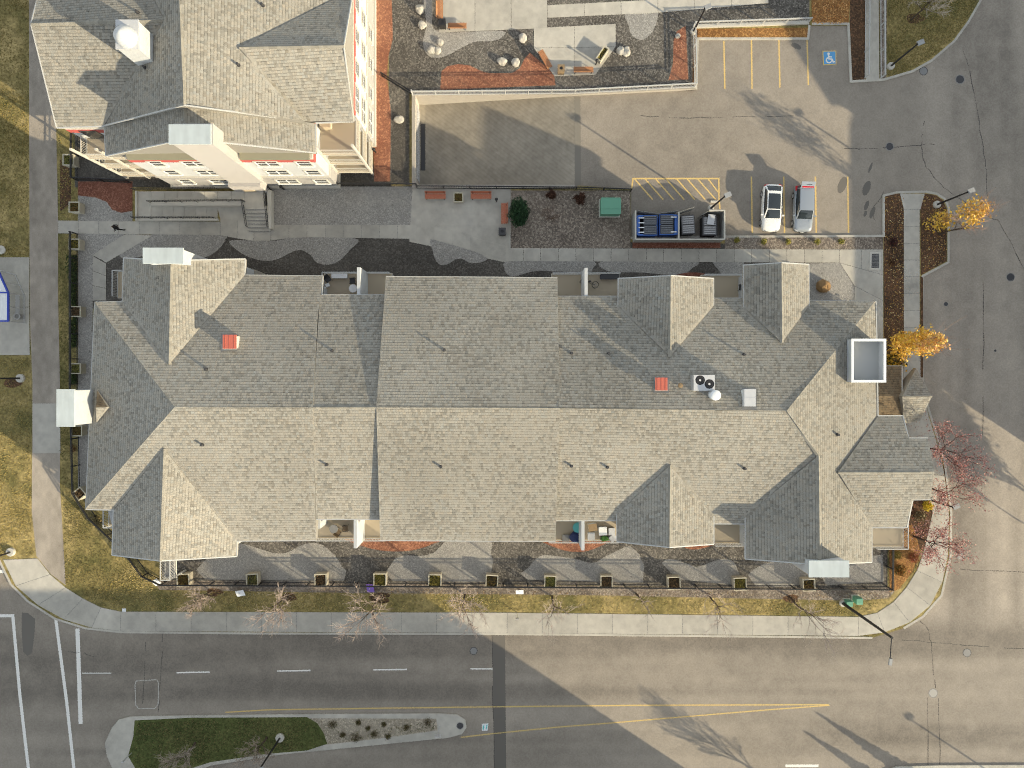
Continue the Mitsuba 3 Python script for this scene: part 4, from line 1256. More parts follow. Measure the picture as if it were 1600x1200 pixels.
def crate(name, label, cat, px, py, sx, sy, h, rz, mat, lid=None):
    k = thing(name, label, cat)
    p = bal(px, py)
    part(k, 'body', MB().box(p + [0, 0, h * .46], (sx, sy, h * .92), rz), mat)
    part(k, 'lid', MB().box(p + [0, 0, h * .96], (sx + .05, sy + .05, h * .08), rz), lid or mat)


chair('patio_chair', 'dark slatted patio chair in the corner of the left north balcony', 514, 437, .6, 'dark_grey')
crate('storage_bench', 'long pale storage bench against the north rail of a balcony', 'bench', 532, 432, 1.4, .38, .5, 0, 'light_grey', 'white')
round_table('round white table in the shade of the white privacy wall', 554, 452, .36, 'white')
chair('patio_chair', 'black chair behind the round white table', 552, 440, -1.5, 'black_metal')
chair('patio_chair', 'white metal chair under the roof edge of the left north balcony', 507, 454, 1.6, 'white', 'white')
crate('plant_stand', 'small white stand beside the dark patio chair', 'stand', 513, 446, .3, .25, .4, .4, 'white')
chair('patio_chair', 'grey wicker chair on the sunny south balcony beside a round glass table', 530, 830, 2.6, 'wicker')
round_table('round grey table among chairs on the sunny south balcony', 524, 824, .38, 'mid_grey')
chair('patio_chair', 'brown wicker chair by the white privacy wall of the sunny south balcony', 541, 824, -1.5, 'wicker')
round_table('teal round table on the south balcony next to the navy beanbag', 902, 822, .46, 'teal')
p = bal(899, 838)
single('beanbag', 'navy blue beanbag slumped on the south balcony', 'beanbag', blob(p + [0, 0, .35], .55, 3, .18, 3, (1, 1.1, .7)), 'navy', smooth=True)
crate('doormat_box', 'flat grey box at the outer corner of the balcony with the beanbag', 'box', 884, 840, .6, .6, .25, 0, 'mid_grey')
crate('cardboard_box', 'bright cream carton beside the balcony privacy wall', 'box', 925, 822, .75, .6, .7, .15, 'white_wall', 'wicker')
crate('storage_box', 'grey lidded box in front of the cream carton', 'box', 923, 836, .6, .6, .55, 0, 'light_grey')
crate('storage_box', 'pale lidded box with a round dent in the middle of the crowded balcony', 'box', 941, 828, .7, .7, .6, .05, 'light_grey', 'white')
crate('storage_box', 'grey box under the roof edge at the end of the crowded balcony', 'box', 955, 829, .55, .6, .5, 0, 'mid_grey', 'light_grey')
crate('storage_box', 'grey box standing askew at the outer rail of the crowded balcony', 'box', 957, 839, .6, .5, .5, .7, 'light_grey')
k = thing('potted_plant', 'leafy green plant in a trough at the rail of the crowded balcony', 'plant')
p = bal(944, 840)
part(k, 'trough', MB().box(p + [0, 0, .15], (.7, .4, .3)), 'dark_grey')
part(k, 'foliage', blob(p + [0, 0, .42], .3, 5, .5, 3, (1.2, .8, .6), 3), 'green_toy')
chair('patio_chair', 'black folding chair by the wall of the right north balcony', 1157, 450, 1.5, 'black_metal')
crate('storage_bench', 'dark storage bench along the north rail beside the bicycle', 'bench', 952, 433, 1.7, .4, .55, 0, 'navy', 'dark_grey')
# bicycle leaning on the balcony wall
k = thing('bicycle', 'dark bicycle lying against the balcony privacy wall', 'bicycle')
c1, c2 = bal(930, 445, .33), bal(911, 439, .36)


def wheel(c, tilt):
    m = trimesh.creation.torus(.31, .028, major_sections=28, minor_sections=6)
    m.apply_transform(trimesh.transformations.rotation_matrix(tilt, (1, .4, 0)))
    m.apply_translation(c)
    return m


for c_, nm in ((c1, 'wheel'), (c2, 'wheel')):
    w_ = part(k, nm, wheel(c_, .45 if c_ is c1 else 1.2), 'black_metal')
    sp = MB()
    for i in range(6):
        t = i * math.pi / 6
        d = np.array([math.cos(t) * .3, math.sin(t) * .27, .1 * math.sin(t)])
        sp.tube(c_ - d, c_ + d, .006, n=3)
    part(w_, 'spokes', sp, 'steel')
m1 = (c1 + c2) / 2
part(k, 'frame', MB().tube(c1, m1 + [0, .1, .3], .02, n=6).tube(m1 + [0, .1, .3], c2 + [.1, 0, .3], .022, n=6).tube(m1 + [0, 0, -.1], m1 + [0, .1, .35], .02, n=6).tube(m1 + [0, 0, -.1], c2 + [.1, 0, .3], .022, n=6).tube(c1, m1 + [0, 0, -.1], .018, n=6), 'dark_grey')
part(k, 'saddle', MB().box(m1 + [.02, .1, .4], (.24, .13, .05), .3), 'black_metal')
part(k, 'handlebar', MB().tube(c2 + [.1, -.25, .45], c2 + [.1, .25, .5], .018, n=6), 'black_metal')

# ------------------------------------------------------------------ fences
def fence(name, label, pts, h=1.45, z=.12, mat='black_metal', step=.125, post=2.4, group=None, rails=(.12, .86, 1.0)):
    k = thing(name, label, 'fence', group)
    pk = MB()
    for a, b in zip(pts[:-1], pts[1:]):
        p, q = W(*a, z), W(*b, z)
        L = np.linalg.norm(q - p)
        n = max(1, round(L / post))
        for i in range(n + 1):
            c = p + (q - p) * i / n
            part(k, 'post', MB().box(c + [0, 0, h / 2 + .03], (.09, .09, h + .06)), mat)
        for r in rails:
            part(k, 'rail', MB().bar(p + [0, 0, h * r], q + [0, 0, h * r], .075 if r == 1.0 else .06, .06), mat)
        m = int(L / step)
        for i in range(1, m):
            c = p + (q - p) * i / m
            pk.box(c + [0, 0, h * .52], (.02, .02, h * .92))
    kk = num(k + '__pickets')
    put(kk, pk, mat)
    labels[kk] = {'kind': 'stuff'}
    return k


fence('picket_fence', 'long black metal picket fence between gravel beds and the roadside lawn', [(232, 895), (260, 908.5), (560, 910), (900, 912), (1384, 915.5)])
fence('picket_fence', 'black metal picket fence with corner bend at the curved pavement', [(1384, 915.5), (1385, 852)])
fence('picket_fence', 'black metal picket fence beside the asphalt footpath below the garden path', [(122, 366), (122, 600), (126, 768), (150, 806), (205, 858), (232, 895)])
fence('picket_fence', 'short dark picket fence between the footpath and the apartment corner', [(122, 205), (122, 282), (205, 286)], h=1.3)
fence('picket_fence', 'dark picket fence at the foot of the apartment wall above the gravel', [(528, 291), (652, 291.5)], h=1.2)
fence('picket_fence', 'thin dark fence between the patio and the garage ramp', [(652, 294), (900, 296), (985, 299)], h=1.0, step=.16)
for lab, pts in [('white railing on the retaining wall above the garage ramp', [(645, 147), (645, 149), (898, 146.5), (1085, 136.5)]), ('white railing turning up beside the narrow bark strip', [(1085, 137), (1083, 42)]),
                 ('white railing above the upper parking stalls', [(1083, 42), (1262, 36)])]:
    fence('guard_railing', lab, pts, h=1.1, z=.4 if 'garage' in lab else .15, mat='gutter', step=.13, post=2.2)
fence('guard_railing', 'dark thin railing across the corner bed by the apartment', [(598, 120), (645, 149)], h=1.1, mat='black_metal')
single('retaining_kerb', 'pale retaining kerb below the white railing of the upper stalls', 'kerb', MB().prism(LineString(G([(1083, 43), (1262, 37)])).buffer(.16, cap_style=2), .05, .34), 'trim_beige')
fence('guard_railing', 'slim railing on the left of the narrow entry path', [(1352, -40), (1351, 122)], h=1.0, mat='gutter', step=.9)
fence('guard_railing', 'slim railing on the right of the narrow entry path', [(1375, -40), (1376, 122)], h=1.0, mat='gutter', step=.9)

# square planters standing in the fence line
where = {0: 'first', 1: 'second', 2: 'third', 3: 'fourth', 4: 'fifth', 5: 'sixth', 6: 'seventh', 7: 'eighth', 8: 'ninth', 9: 'tenth', 10: 'eleventh'}


def planter(label, px, py, s=1.22, h=.95, rz=0.0, group=None, seed=0, sy=None):
    k = thing('planter', label, 'planter', group)
    p = W(px, py, .1)
    t, sy = .12, sy or s
    outer = shapely.affinity.rotate(sbox(p[0] - s / 2, p[1] - sy / 2, p[0] + s / 2, p[1] + sy / 2), math.degrees(rz))
    inner = outer.buffer(-t, join_style=2)
    part(k, 'box', MB().prism(outer.buffer(-.04, join_style=2).difference(inner), .08, .1 + h), 'm_planter')
    part(k, 'rim', MB().prism(outer.difference(inner.buffer(.02, join_style=2)), .1 + h, .16 + h), 'planter_rim')
    part(k, 'soil', MB().prism(inner, None, .1 + h - .12), 'soil')
    r = np.random.default_rng(seed + 50)
    n = int(r.uniform(120, 420))
    bx = np.array(inner.bounds)
    P = np.c_[r.uniform(bx[0], bx[2], n), r.uniform(bx[1], bx[3], n)]
    P = P[[inner.contains(Point(*q)) for q in P]]
    m, col = tufts(np.c_[P, np.full(len(P), h - .02)], r, .22, [[(.20, .15, .045), (.10, .09, .03), (.16, .09, .04)], [(.30, .24, .06), (.16, .15, .04)], [(.13, .09, .05), (.08, .06, .035), (.20, .13, .07)], [(.14, .16, .05), (.26, .23, .07)]][seed % 4], lean=.7)
    kk = num(k + '__dry_plants')
    put(kk, m, 'm_leaf', color=col)
    labels[kk] = {'kind': 'stuff'}


def tufts(P, r, h, cols, lean=.5, w=.05, blades=1):
    """one bent blade (two triangles) per point"""
    n = len(P)
    a = r.uniform(0, 2 * np.pi, n)
    d = np.c_[np.cos(a), np.sin(a), np.zeros(n)]
    s = np.c_[-np.sin(a), np.cos(a), np.zeros(n)]
    hh = (h * r.uniform(.5, 1.2, n))[:, None]
    up = np.array([0, 0, 1.0])
    b0, b1 = P - s * w / 2, P + s * w / 2
    m0, m1 = P + d * hh * lean * .4 - s * w * .4 + up * hh * .6, P + d * hh * lean * .4 + s * w * .4 + up * hh * .6
    t = P + d * hh * lean + up * hh * .9
    v = np.stack([b0, b1, m1, m0, t], 1).reshape(-1, 3)
    f = (np.arange(n)[:, None, None] * 5 + np.array([[0, 1, 2], [0, 2, 3], [3, 2, 4]])).reshape(-1, 3)
    c = np.array(cols)[r.integers(0, len(cols), n)] * r.uniform(.7, 1.25, n)[:, None]
    return trimesh.Trimesh(v, f, process=False), np.repeat(c, 5, 0)


for i, (x, y) in enumerate([(293, 902), (399, 902), (505, 902), (596, 902), (681, 903), (769, 904), (859, 904.5), (946, 905), (1050, 907), (1152, 908.5), (1258, 910)]):
    planter(f'square tan planter with dry plants, {where[i]} from the left along the roadside fence', x, y, 1.22 + .05 * math.sin(5 * i), .95 + .05 * math.cos(3 * i), .05 * math.sin(7 * i + 1), seed=i * 3 % 11, group='planters in the roadside fence')
for i, (x, y) in enumerate([(125, 327), (125, 384), (127, 488), (127, 576), (129, 672)]):
    planter(f'square tan planter, {where[i]} from the top along the footpath fence', x, y, 1.05, seed=20 + i, group='planters in the footpath fence')
planter('square tan planter turned askew at the bend of the footpath fence', 133, 769, 1.0, rz=.7, seed=30)
planter('square tan planter near the apartment balcony corner', 116, 254, 1.1, seed=31)
planter('square brown planter between the two red benches on the patio', 717, 311, .95, .7, seed=32)
planter('long planter of yellow green shrubs at the edge of the plaza', 940, 89, 1.5, .75, rz=.98, seed=33, sy=.6)

# ------------------------------------------------------------------ benches and bins
def bench(label, px, py, rz, L=2.0, mat='terracotta'):
    k = thing('bench', label, 'bench')
    p = W(px, py, .15)
    R = lambda u, v, z: np.array([p[0] + u * math.cos(rz) - v * math.sin(rz), p[1] + u * math.sin(rz) + v * math.cos(rz), p[2] + z])
    for i in range(4):
        part(k, 'seat_slat', MB().box(R(0, -.18 + i * .13, .45), (L, .115, .04), rz), mat)
    for i in range(3):
        part(k, 'back_slat', MB().box(R(0, .32 + i * .035, .56 + i * .13), (L, .03, .11), rz, -.25), mat)
    for u in (-L / 2 + .15, L / 2 - .15):
        part(k, 'leg', MB().bar(R(u, -.2, 0), R(u, -.2, .43), .06).bar(R(u, .24, 0), R(u, .38, .86), .06).bar(R(u, -.2, .41), R(u, .3, .41), .05), 'black_metal')
    return k


bench('red slatted bench on the patio nearest the apartment', 681, 308.5, 0)
bench('red slatted bench on the patio right of the square planter', 752, 308.5, 0)
bench('dark red bench on the patio facing left beside the green bush', 787, 335, -math.pi / 2)
bench('orange bench set diagonally at the lower left edge of the plaza', 852, 95, -1.05 + math.pi, 1.9, 'cedar')
bench('orange bench along the bottom edge of the plaza', 911, 111, math.pi, 1.9, 'cedar')
bench('orange bench along the lower left side of the plaza', 715, 43, math.pi, 1.8, 'cedar')
bench('orange bench standing upright to the plaza left edge', 689, 18, math.pi / 2, 1.8, 'cedar')


def bin_(label, px, py, mat='dark_grey', s=.62):
    k = thing('litter_bin', label, 'bin')
    p = W(px, py, .15)
    part(k, 'body', MB().box(p + [0, 0, .42], (s, s, .84)), mat)
    part(k, 'hood', MB().prism(sbox(p[0] - s / 2 - .03, p[1] - s / 2 - .03, p[0] + s / 2 + .03, p[1] + s / 2 + .03).difference(Point(p[0], p[1]).buffer(.16)), .99, 1.06), mat)
    part(k, 'opening', MB().disc(p, .16, None, 1.0, 16), 'black_metal')


bin_('black square litter bin on the patio by the path', 785, 364)
bin_('brown square litter bin between two plaza benches', 876, 112, 'wicker')
bin_('dark litter bin in the corner between two plaza benches', 692, 41, 'black_metal')


def bollard(label, px, py, z=.15, h=1.0):
    k = thing('bollard_light', label, 'bollard')
    p = W(px, py, z)
    part(k, 'post', MB().tube(p, p + [0, 0, h], .07, n=10), 'black_metal')
    part(k, 'cap', lathe([(0, h), (.16, h), (.16, h + .06), (.04, h + .14), (0, h + .14)], p, 14), 'black_metal')


bollard('black bollard lamp casting a long shadow on the plaza', 931, 101)
bollard('black bollard lamp on the patio near the bench', 776, 315)
bollard('black bollard lamp at the apartment corner by the red bark', 587, 238)
bollard('black bollard lamp on the gravel beside the steps', 423, 296)
bollard('black bollard lamp in the gravel between steps and picket fence', 444, 296)

# ------------------------------------------------------------------ street lamps
def lamp(label, root, top, base_r=.30, arm=None, r=.085, head=(.62, .42), group=None, z0=.12):
    k = thing('street_lamp', label, 'street lamp', group)
    p = W(*root, z0)
    hh = H * (1 - np.linalg.norm(np.array(root) - (NX, NY)) / np.linalg.norm(np.array(top) - (NX, NY)))
    q = np.array([p[0], p[1], z0 + hh])
    part(k, 'base', lathe([(0, -.2), (base_r, -.2), (base_r, .22), (base_r - .04, .27), (0, .27)], p, 18), 'trim_beige', smooth=40)
    part(k, 'pole', MB().tube(p + [0, 0, .25], q, r * 1.15, r * .8, n=10), 'black_metal')
    if arm is not None:
        e = W(*arm, z0 + hh + .15)
        part(k, 'arm', MB().tube(q - [0, 0, .1], e, .05, .045, n=8), 'black_metal')
        d = (e - q)[:2]
        q = e
        rz = math.atan2(d[1], d[0])
    else:
        d = np.array([1.0, .5])
        rz = math.atan2(-p[1], -p[0]) if False else .4
    part(k, 'head', MB().box(q + [math.cos(rz) * head[0] * .35, math.sin(rz) * head[0] * .35, .08], (head[0], head[1], .16), rz), 'lamp_shell')
    part(k, 'bracket', MB().box(q + [0, 0, .02], (.22, .16, .2), rz), 'black_metal')
    part(k, 'lens', MB().box(q + [math.cos(rz) * head[0] * .35, math.sin(rz) * head[0] * .35, -.012], (head[0] * .8, head[1] * .8, .02), rz), 'light_grey')
    return k


lamp('lamp post at the corner of the plaza railing', (1083, 50), (1099, 11))
lamp('lamp post on the lawn strip inside the curved kerb', (1391, 104), (1434, 68), .36)
lamp('lamp post on the small planted island with the yellow tree', (1463, 320), (1514, 302), .36)
lamp('lamp post beside the dumpster enclosure', (1110, 326), (1134, 307), .3, z0=.0)
lamp('lamp post below the east gable by the red leaved trees', (1455, 782), (1490, 792))
lamp('tall street lamp with a long arm reaching over the main road', (1316, 942), (1393, 998), .34, arm=(1391, 1030), r=.13, head=(.55, .24))
lamp('lamp post with a round concrete base in the left lawn above the shadow line', (33, 591), (-27, 591), .42)
lamp('lamp post with a round concrete base near the left crosswalk', (18, 862), (-42, 884), .42)
lamp('lamp post in the grass of the traffic island', (438, 1152), (408, 1206), .42)
single('concrete_footing', 'bare round concrete footing on the lawn above the bus shelter', 'footing', MB().disc(W(4, 391), .42, -.1, .3, 20).disc(W(2, 391), .12, .3, .5, 12), 'trim_beige')


def sign(label, px, py, h, w, t, mat, rz=0.0, mark=None, tilt=0.0, mats='steel'):
    k = thing('sign', label, 'sign')
    p = W(px, py, .12)
    part(k, 'pole', MB().tube(p, p + [0, 0, h], .035, n=6), mats)
    q = p + [0, -.06, h - t / 2]
    part(k, 'panel', MB().box(q, (w, .03, t), rz, tilt), mat)
    if mark:
        a, b = math.cos(tilt), math.sin(tilt)
        for (u, v, du, dv) in mark[1]:
            c = q + np.array([u * w, -v * t * b, v * t * a]) + np.array([0, a, b]) * .018
            part(k, 'mark', MB().box(c, (du * w, .008, dv * t), rz, tilt), mark[0])
    return k


sign('small purple sign with a white mark leaning in the lawn by the fence', 580, 916, 1.0, .7, 1.1, 'purple', 0, ('white', [(.12, .0, .14, .55), (-.1, -.2, .3, .1), (.0, .25, .25, .1)]), -1.0)
sign('small teal and white sign at the edge of the roadside lawn', 812, 922, .7, .75, .5, 'white', 0, ('teal', [(0, .25, .9, .35), (0, -.2, .6, .12)]), -1.1)
sign('white and blue yard sign tilted beside the planter', 378, 924, .8, .8, .7, 'white', .2, ('sign_blue', [(0, .2, .6, .25), (0.1, -.15, .5, .2)]), -1.1)
sign('white and blue sign at the fence corner below the left gable', 249, 906, 1.0, .6, .7, 'white', .5, ('sign_blue', [(0, .1, .5, .5)]), -1.0)
sign('traffic sign on a thin pole at the nose of the traffic island', 687, 1134, 2.2, .6, .6, 'light_grey', 0)
sign('parking sign on a thin pole at the pavement edge', 808, 957, 1.9, .3, .45, 'light_grey')
sign('leaning thin post on the end of the traffic island', 206, 1176, 1.8, .25, .35, 'light_grey')
single('utility_marker', 'tiny white square cover at the edge of the pavement', 'cover', sheet([(192, 950), (198, 950), (198, 955), (192, 955)], .17, .05), 'white')
k = thing('painted_marker', 'small light blue and white board lying on the road by the traffic island', 'board')
part(k, 'board', sheet([(753, 1131), (763, 1130), (762, 1141), (753, 1142)], .03, .005), 'white')
part(k, 'stripe', sheet([(755, 1133), (757, 1133), (756, 1140), (754, 1140)], .034), 'teal')
part(k, 'stripe', sheet([(760, 1132), (762, 1132), (760.5, 1139), (759, 1139)], .034), 'teal')

# utility boxes
def cabinet(label, px, py, sx, sy, h, mat, name='utility_box', seam=True, rz=0.0):
    k = thing(name, label, 'utility box')
    p = W(px, py, .12)
    part(k, 'plinth', MB().box(p + [0, 0, .03], (sx + .2, sy + .2, .1), rz), 'trim_beige')
    part(k, 'cabinet', MB().box(p + [0, 0, .08 + h / 2], (sx, sy, h), rz), mat)
    part(k, 'lid', MB().box(p + [0, sy * .1, h + .11], (sx + .06, sy * .62, .06), rz), mat)
    part(k, 'lid', MB().box(p + [0, -sy * .37, h + .10], (sx + .06, sy * .3, .045), rz, .12), mat)
    return k


cabinet('green electrical transformer box on the pebble bed', 952, 326, 1.85, 1.55, 1.25, 'green_box', 'transformer_box')
cabinet('low green utility pedestal nearest the street lamp in the lawn', 1322, 940, .55, .5, .7, 'green_box')
cabinet('green utility pedestal right of its lower twin beside the fence', 1336, 935, .55, .6, .9, 'green_box')
k = thing('floor_grate', 'steel ventilation grate in a pale frame set in the paving', 'grate')
gp = Polygon(G([(1358, 394), (1375, 394), (1375, 422), (1357, 422)]))
part(k, 'frame', MB().prism(gp.difference(gp.buffer(-.18, join_style=2)), .1, .19), 'trim_beige')
part(k, 'well', MB().prism(gp.buffer(-.18, join_style=2), None, .155), 'black_metal')
bx = gp.buffer(-.18, join_style=2).bounds
for i in range(7):
    x = bx[0] + (bx[2] - bx[0]) * (i + .5) / 7
    part(k, 'bar', MB().box2(x - .02, x + .02, bx[1], bx[3], .158, .185), 'mid_grey')
for i in range(4):
    y = bx[1] + (bx[3] - bx[1]) * (i + .5) / 4
    part(k, 'bar', MB().box2(bx[0], bx[2], y - .02, y + .02, .156, .18), 'mid_grey')
single('parking_block', 'short concrete parking block beside the lamp post and dumpsters', 'parking block', sheet([(1110, 314), (1122, 314), (1122, 317), (1110, 317)], .15, .0), 'trim_beige')

# ------------------------------------------------------------------ dumpster enclosure
k = thing('dumpster_enclosure', 'weathered board enclosure with its gates standing open around four bins', 'enclosure')
hh = 1.75
wall_px = [((993, 374), (1132, 374)), ((993, 329), (993, 374)), ((1132, 329), (1132, 374)), ((1060.5, 331), (1060.5, 374)), ((1108, 329), (1132, 329))]
for a, b in wall_px:
    p, q = W(*a, hh), W(*b, hh)
    L = np.linalg.norm(q - p)
    n = max(1, int(L / .30))
    vert = abs(q[1] - p[1]) > abs(q[0] - p[0])
    for i in range(n):
        c = p + (q - p) * (i + .5) / n
        part(k, 'plank', MB().box((c[0], c[1], hh / 2 + rng.uniform(-.012, .012)), (.05, L / n - .015, hh) if vert else (L / n - .015, .05, hh)), 'wood_fence')
    part(k, 'cap_rail', MB().bar(p + [0, 0, .04], q + [0, 0, .04], .13, .05), 'trim_beige')
gates = [((996, 329), (1031, 334)), ((1060, 329), (1030, 333)), ((1062, 331), (1086, 323)), ((1108, 329), (1096, 336))]
for a, b in gates:
    g = num(k + '__gate')
    p, q = W(*a, 1.65), W(*b, 1.65)
    n = 7
    fr = MB().bar((p[0], p[1], 1.6), (q[0], q[1], 1.6), .06, .08).bar((p[0], p[1], .25), (q[0], q[1], .25), .06, .08)
    put(g, fr, 'dark_grey')
    rz = math.atan2(q[1] - p[1], q[0] - p[0])
    L = np.linalg.norm(q - p)
    for i in range(n):
        c = p + (q - p) * (i + .5) / n
        part(g, 'plank', MB().box((c[0], c[1], .9), (L / n - .02, .035, 1.5), rz), 'wood_fence')


def dumpster(label, px, py, sx, sy, h, body, lid, ribs, lid_part=(0, 1), rz=0.0, rim_side=None, extra=None, axis='y'):
    d = thing('dumpster', label, 'dumpster')
    p = W(px, py, h)
    p[2] = .12
    pol = lambda g, u, v: shapely.affinity.translate(shapely.affinity.rotate(g, math.degrees(rz), origin=(0, 0)), p[0] + u, p[1] + v)
    o = sbox(-sx / 2, -sy / 2, sx / 2, sy / 2)
    part(d, 'body', MB().prism(pol(o.difference(o.buffer(-.07, join_style=2)), 0, 0), .12, h - .05), body)
    part(d, 'floor', MB().prism(pol(o.buffer(-.05, join_style=2), 0, 0), .1, .3), 'black_metal')
    part(d, 'rim', MB().prism(pol(o.buffer(.05, join_style=2).difference(o.buffer(-.10, join_style=2)), 0, 0), h - .06, h), body)
    x0_, x1_ = -sx / 2 + sx * lid_part[0], -sx / 2 + sx * lid_part[1]
    for j in range(2):
        y0_, y1_ = -sy / 2 + .03 + j * sy / 2, -sy / 2 + (j + 1) * sy / 2 - .03
        lk = num(d + '__lid')
        put(lk, MB().prism(pol(sbox(x0_, y0_, x1_, y1_), 0, 0), h + .01, h + .05), lid)
        for i in range(ribs):
            t = y0_ + (y1_ - y0_) * (i + .5) / ribs
            part(lk, 'rib', MB().prism(pol(sbox(x0_ + .08, t - .04, x1_ - .08, t + .04), 0, 0), h + .05, h + .095), 'lid_rib' if lid == 'lid_black' else 'lid_rib_grey')
    if rim_side is not None:
        xr = -sx / 2 - .02 if rim_side < 0 else sx / 2 + .02
        part(d, 'hinge_rail', MB().prism(pol(sbox(xr - .16, -sy / 2, xr + .16, sy / 2), 0, 0), h - .3, h - .01), body)
        for i in range(4 if rim_side < 0 else 2):
            y = -sy / 2 + sy * ((i + .5) / 4 if rim_side < 0 else (.12 + .76 * i))
            part(d, 'bracket', MB().prism(pol(sbox(min(xr, xr - rim_side * .55), y - .05, max(xr, xr - rim_side * .55), y + .05), 0, 0), h + .06, h + .10), 'white')
    for u in (-sx / 2 + .2, sx / 2 - .2):
        for v in (-sy / 2 + .2, sy / 2 - .2):
            part(d, 'wheel', MB().prism(pol(Point(u, v).buffer(.08), 0, 0), .01, .12), 'tyre')
    return d


dumpster('blue recycling dumpster with black lids in the left corner of the enclosure', 1012, 352, 1.75, 1.85, 1.45, 'blue_bin', 'lid_black', 5, (.26, 1.0), 0, -1)
dumpster('blue recycling dumpster with black lids next to the enclosure divider', 1044, 351, 1.55, 1.85, 1.45, 'blue_bin', 'lid_black', 5, (0, .82), 0, 1)
dumpster('dark dumpster with two grey ribbed lids turned slightly in the enclosure', 1075, 351, 1.2, 1.75, 1.3, 'dark_grey', 'lid_grey', 4, (0, 1), .06)
d4 = dumpster('black dumpster with one lid thrown askew at the right end of the enclosure', 1109, 353, 1.35, 1.75, 1.3, 'black_metal', 'lid_grey', 4, (.05, .95), 0)
p = W(1111, 343, 1.5)
part(d4, 'loose_lid', MB().box((p[0], p[1], 1.52), (.66, .95, .04), -.15, .12), 'light_grey')

# ------------------------------------------------------------------ cars (front towards the kerb, i.e. -y)
def loft(secs, close=True):
    """secs: list of (n,3) rings with equal n"""
    S = np.array(secs)
    k, n, _ = S.shape
    v = S.reshape(-1, 3)
    f = []
    i = np.arange(n)
    j = (i + 1) % n
    for a in range(k - 1):
        f += [np.c_[a * n + i, a * n + j, (a + 1) * n + j], np.c_[a * n + i, (a + 1) * n + j, (a + 1) * n + i]]
    if close:
        for a, flip in ((0, True), (k - 1, False)):
            c = len(v)
            v = np.vstack([v, S[a].mean(0)])
            t = np.c_[a * n + i, a * n + j, np.full(n, c)]
            f.append(t[:, ::-1] if flip else t)
    m = trimesh.Trimesh(v, np.vstack(f), process=False)
    m.fix_normals()
    return m


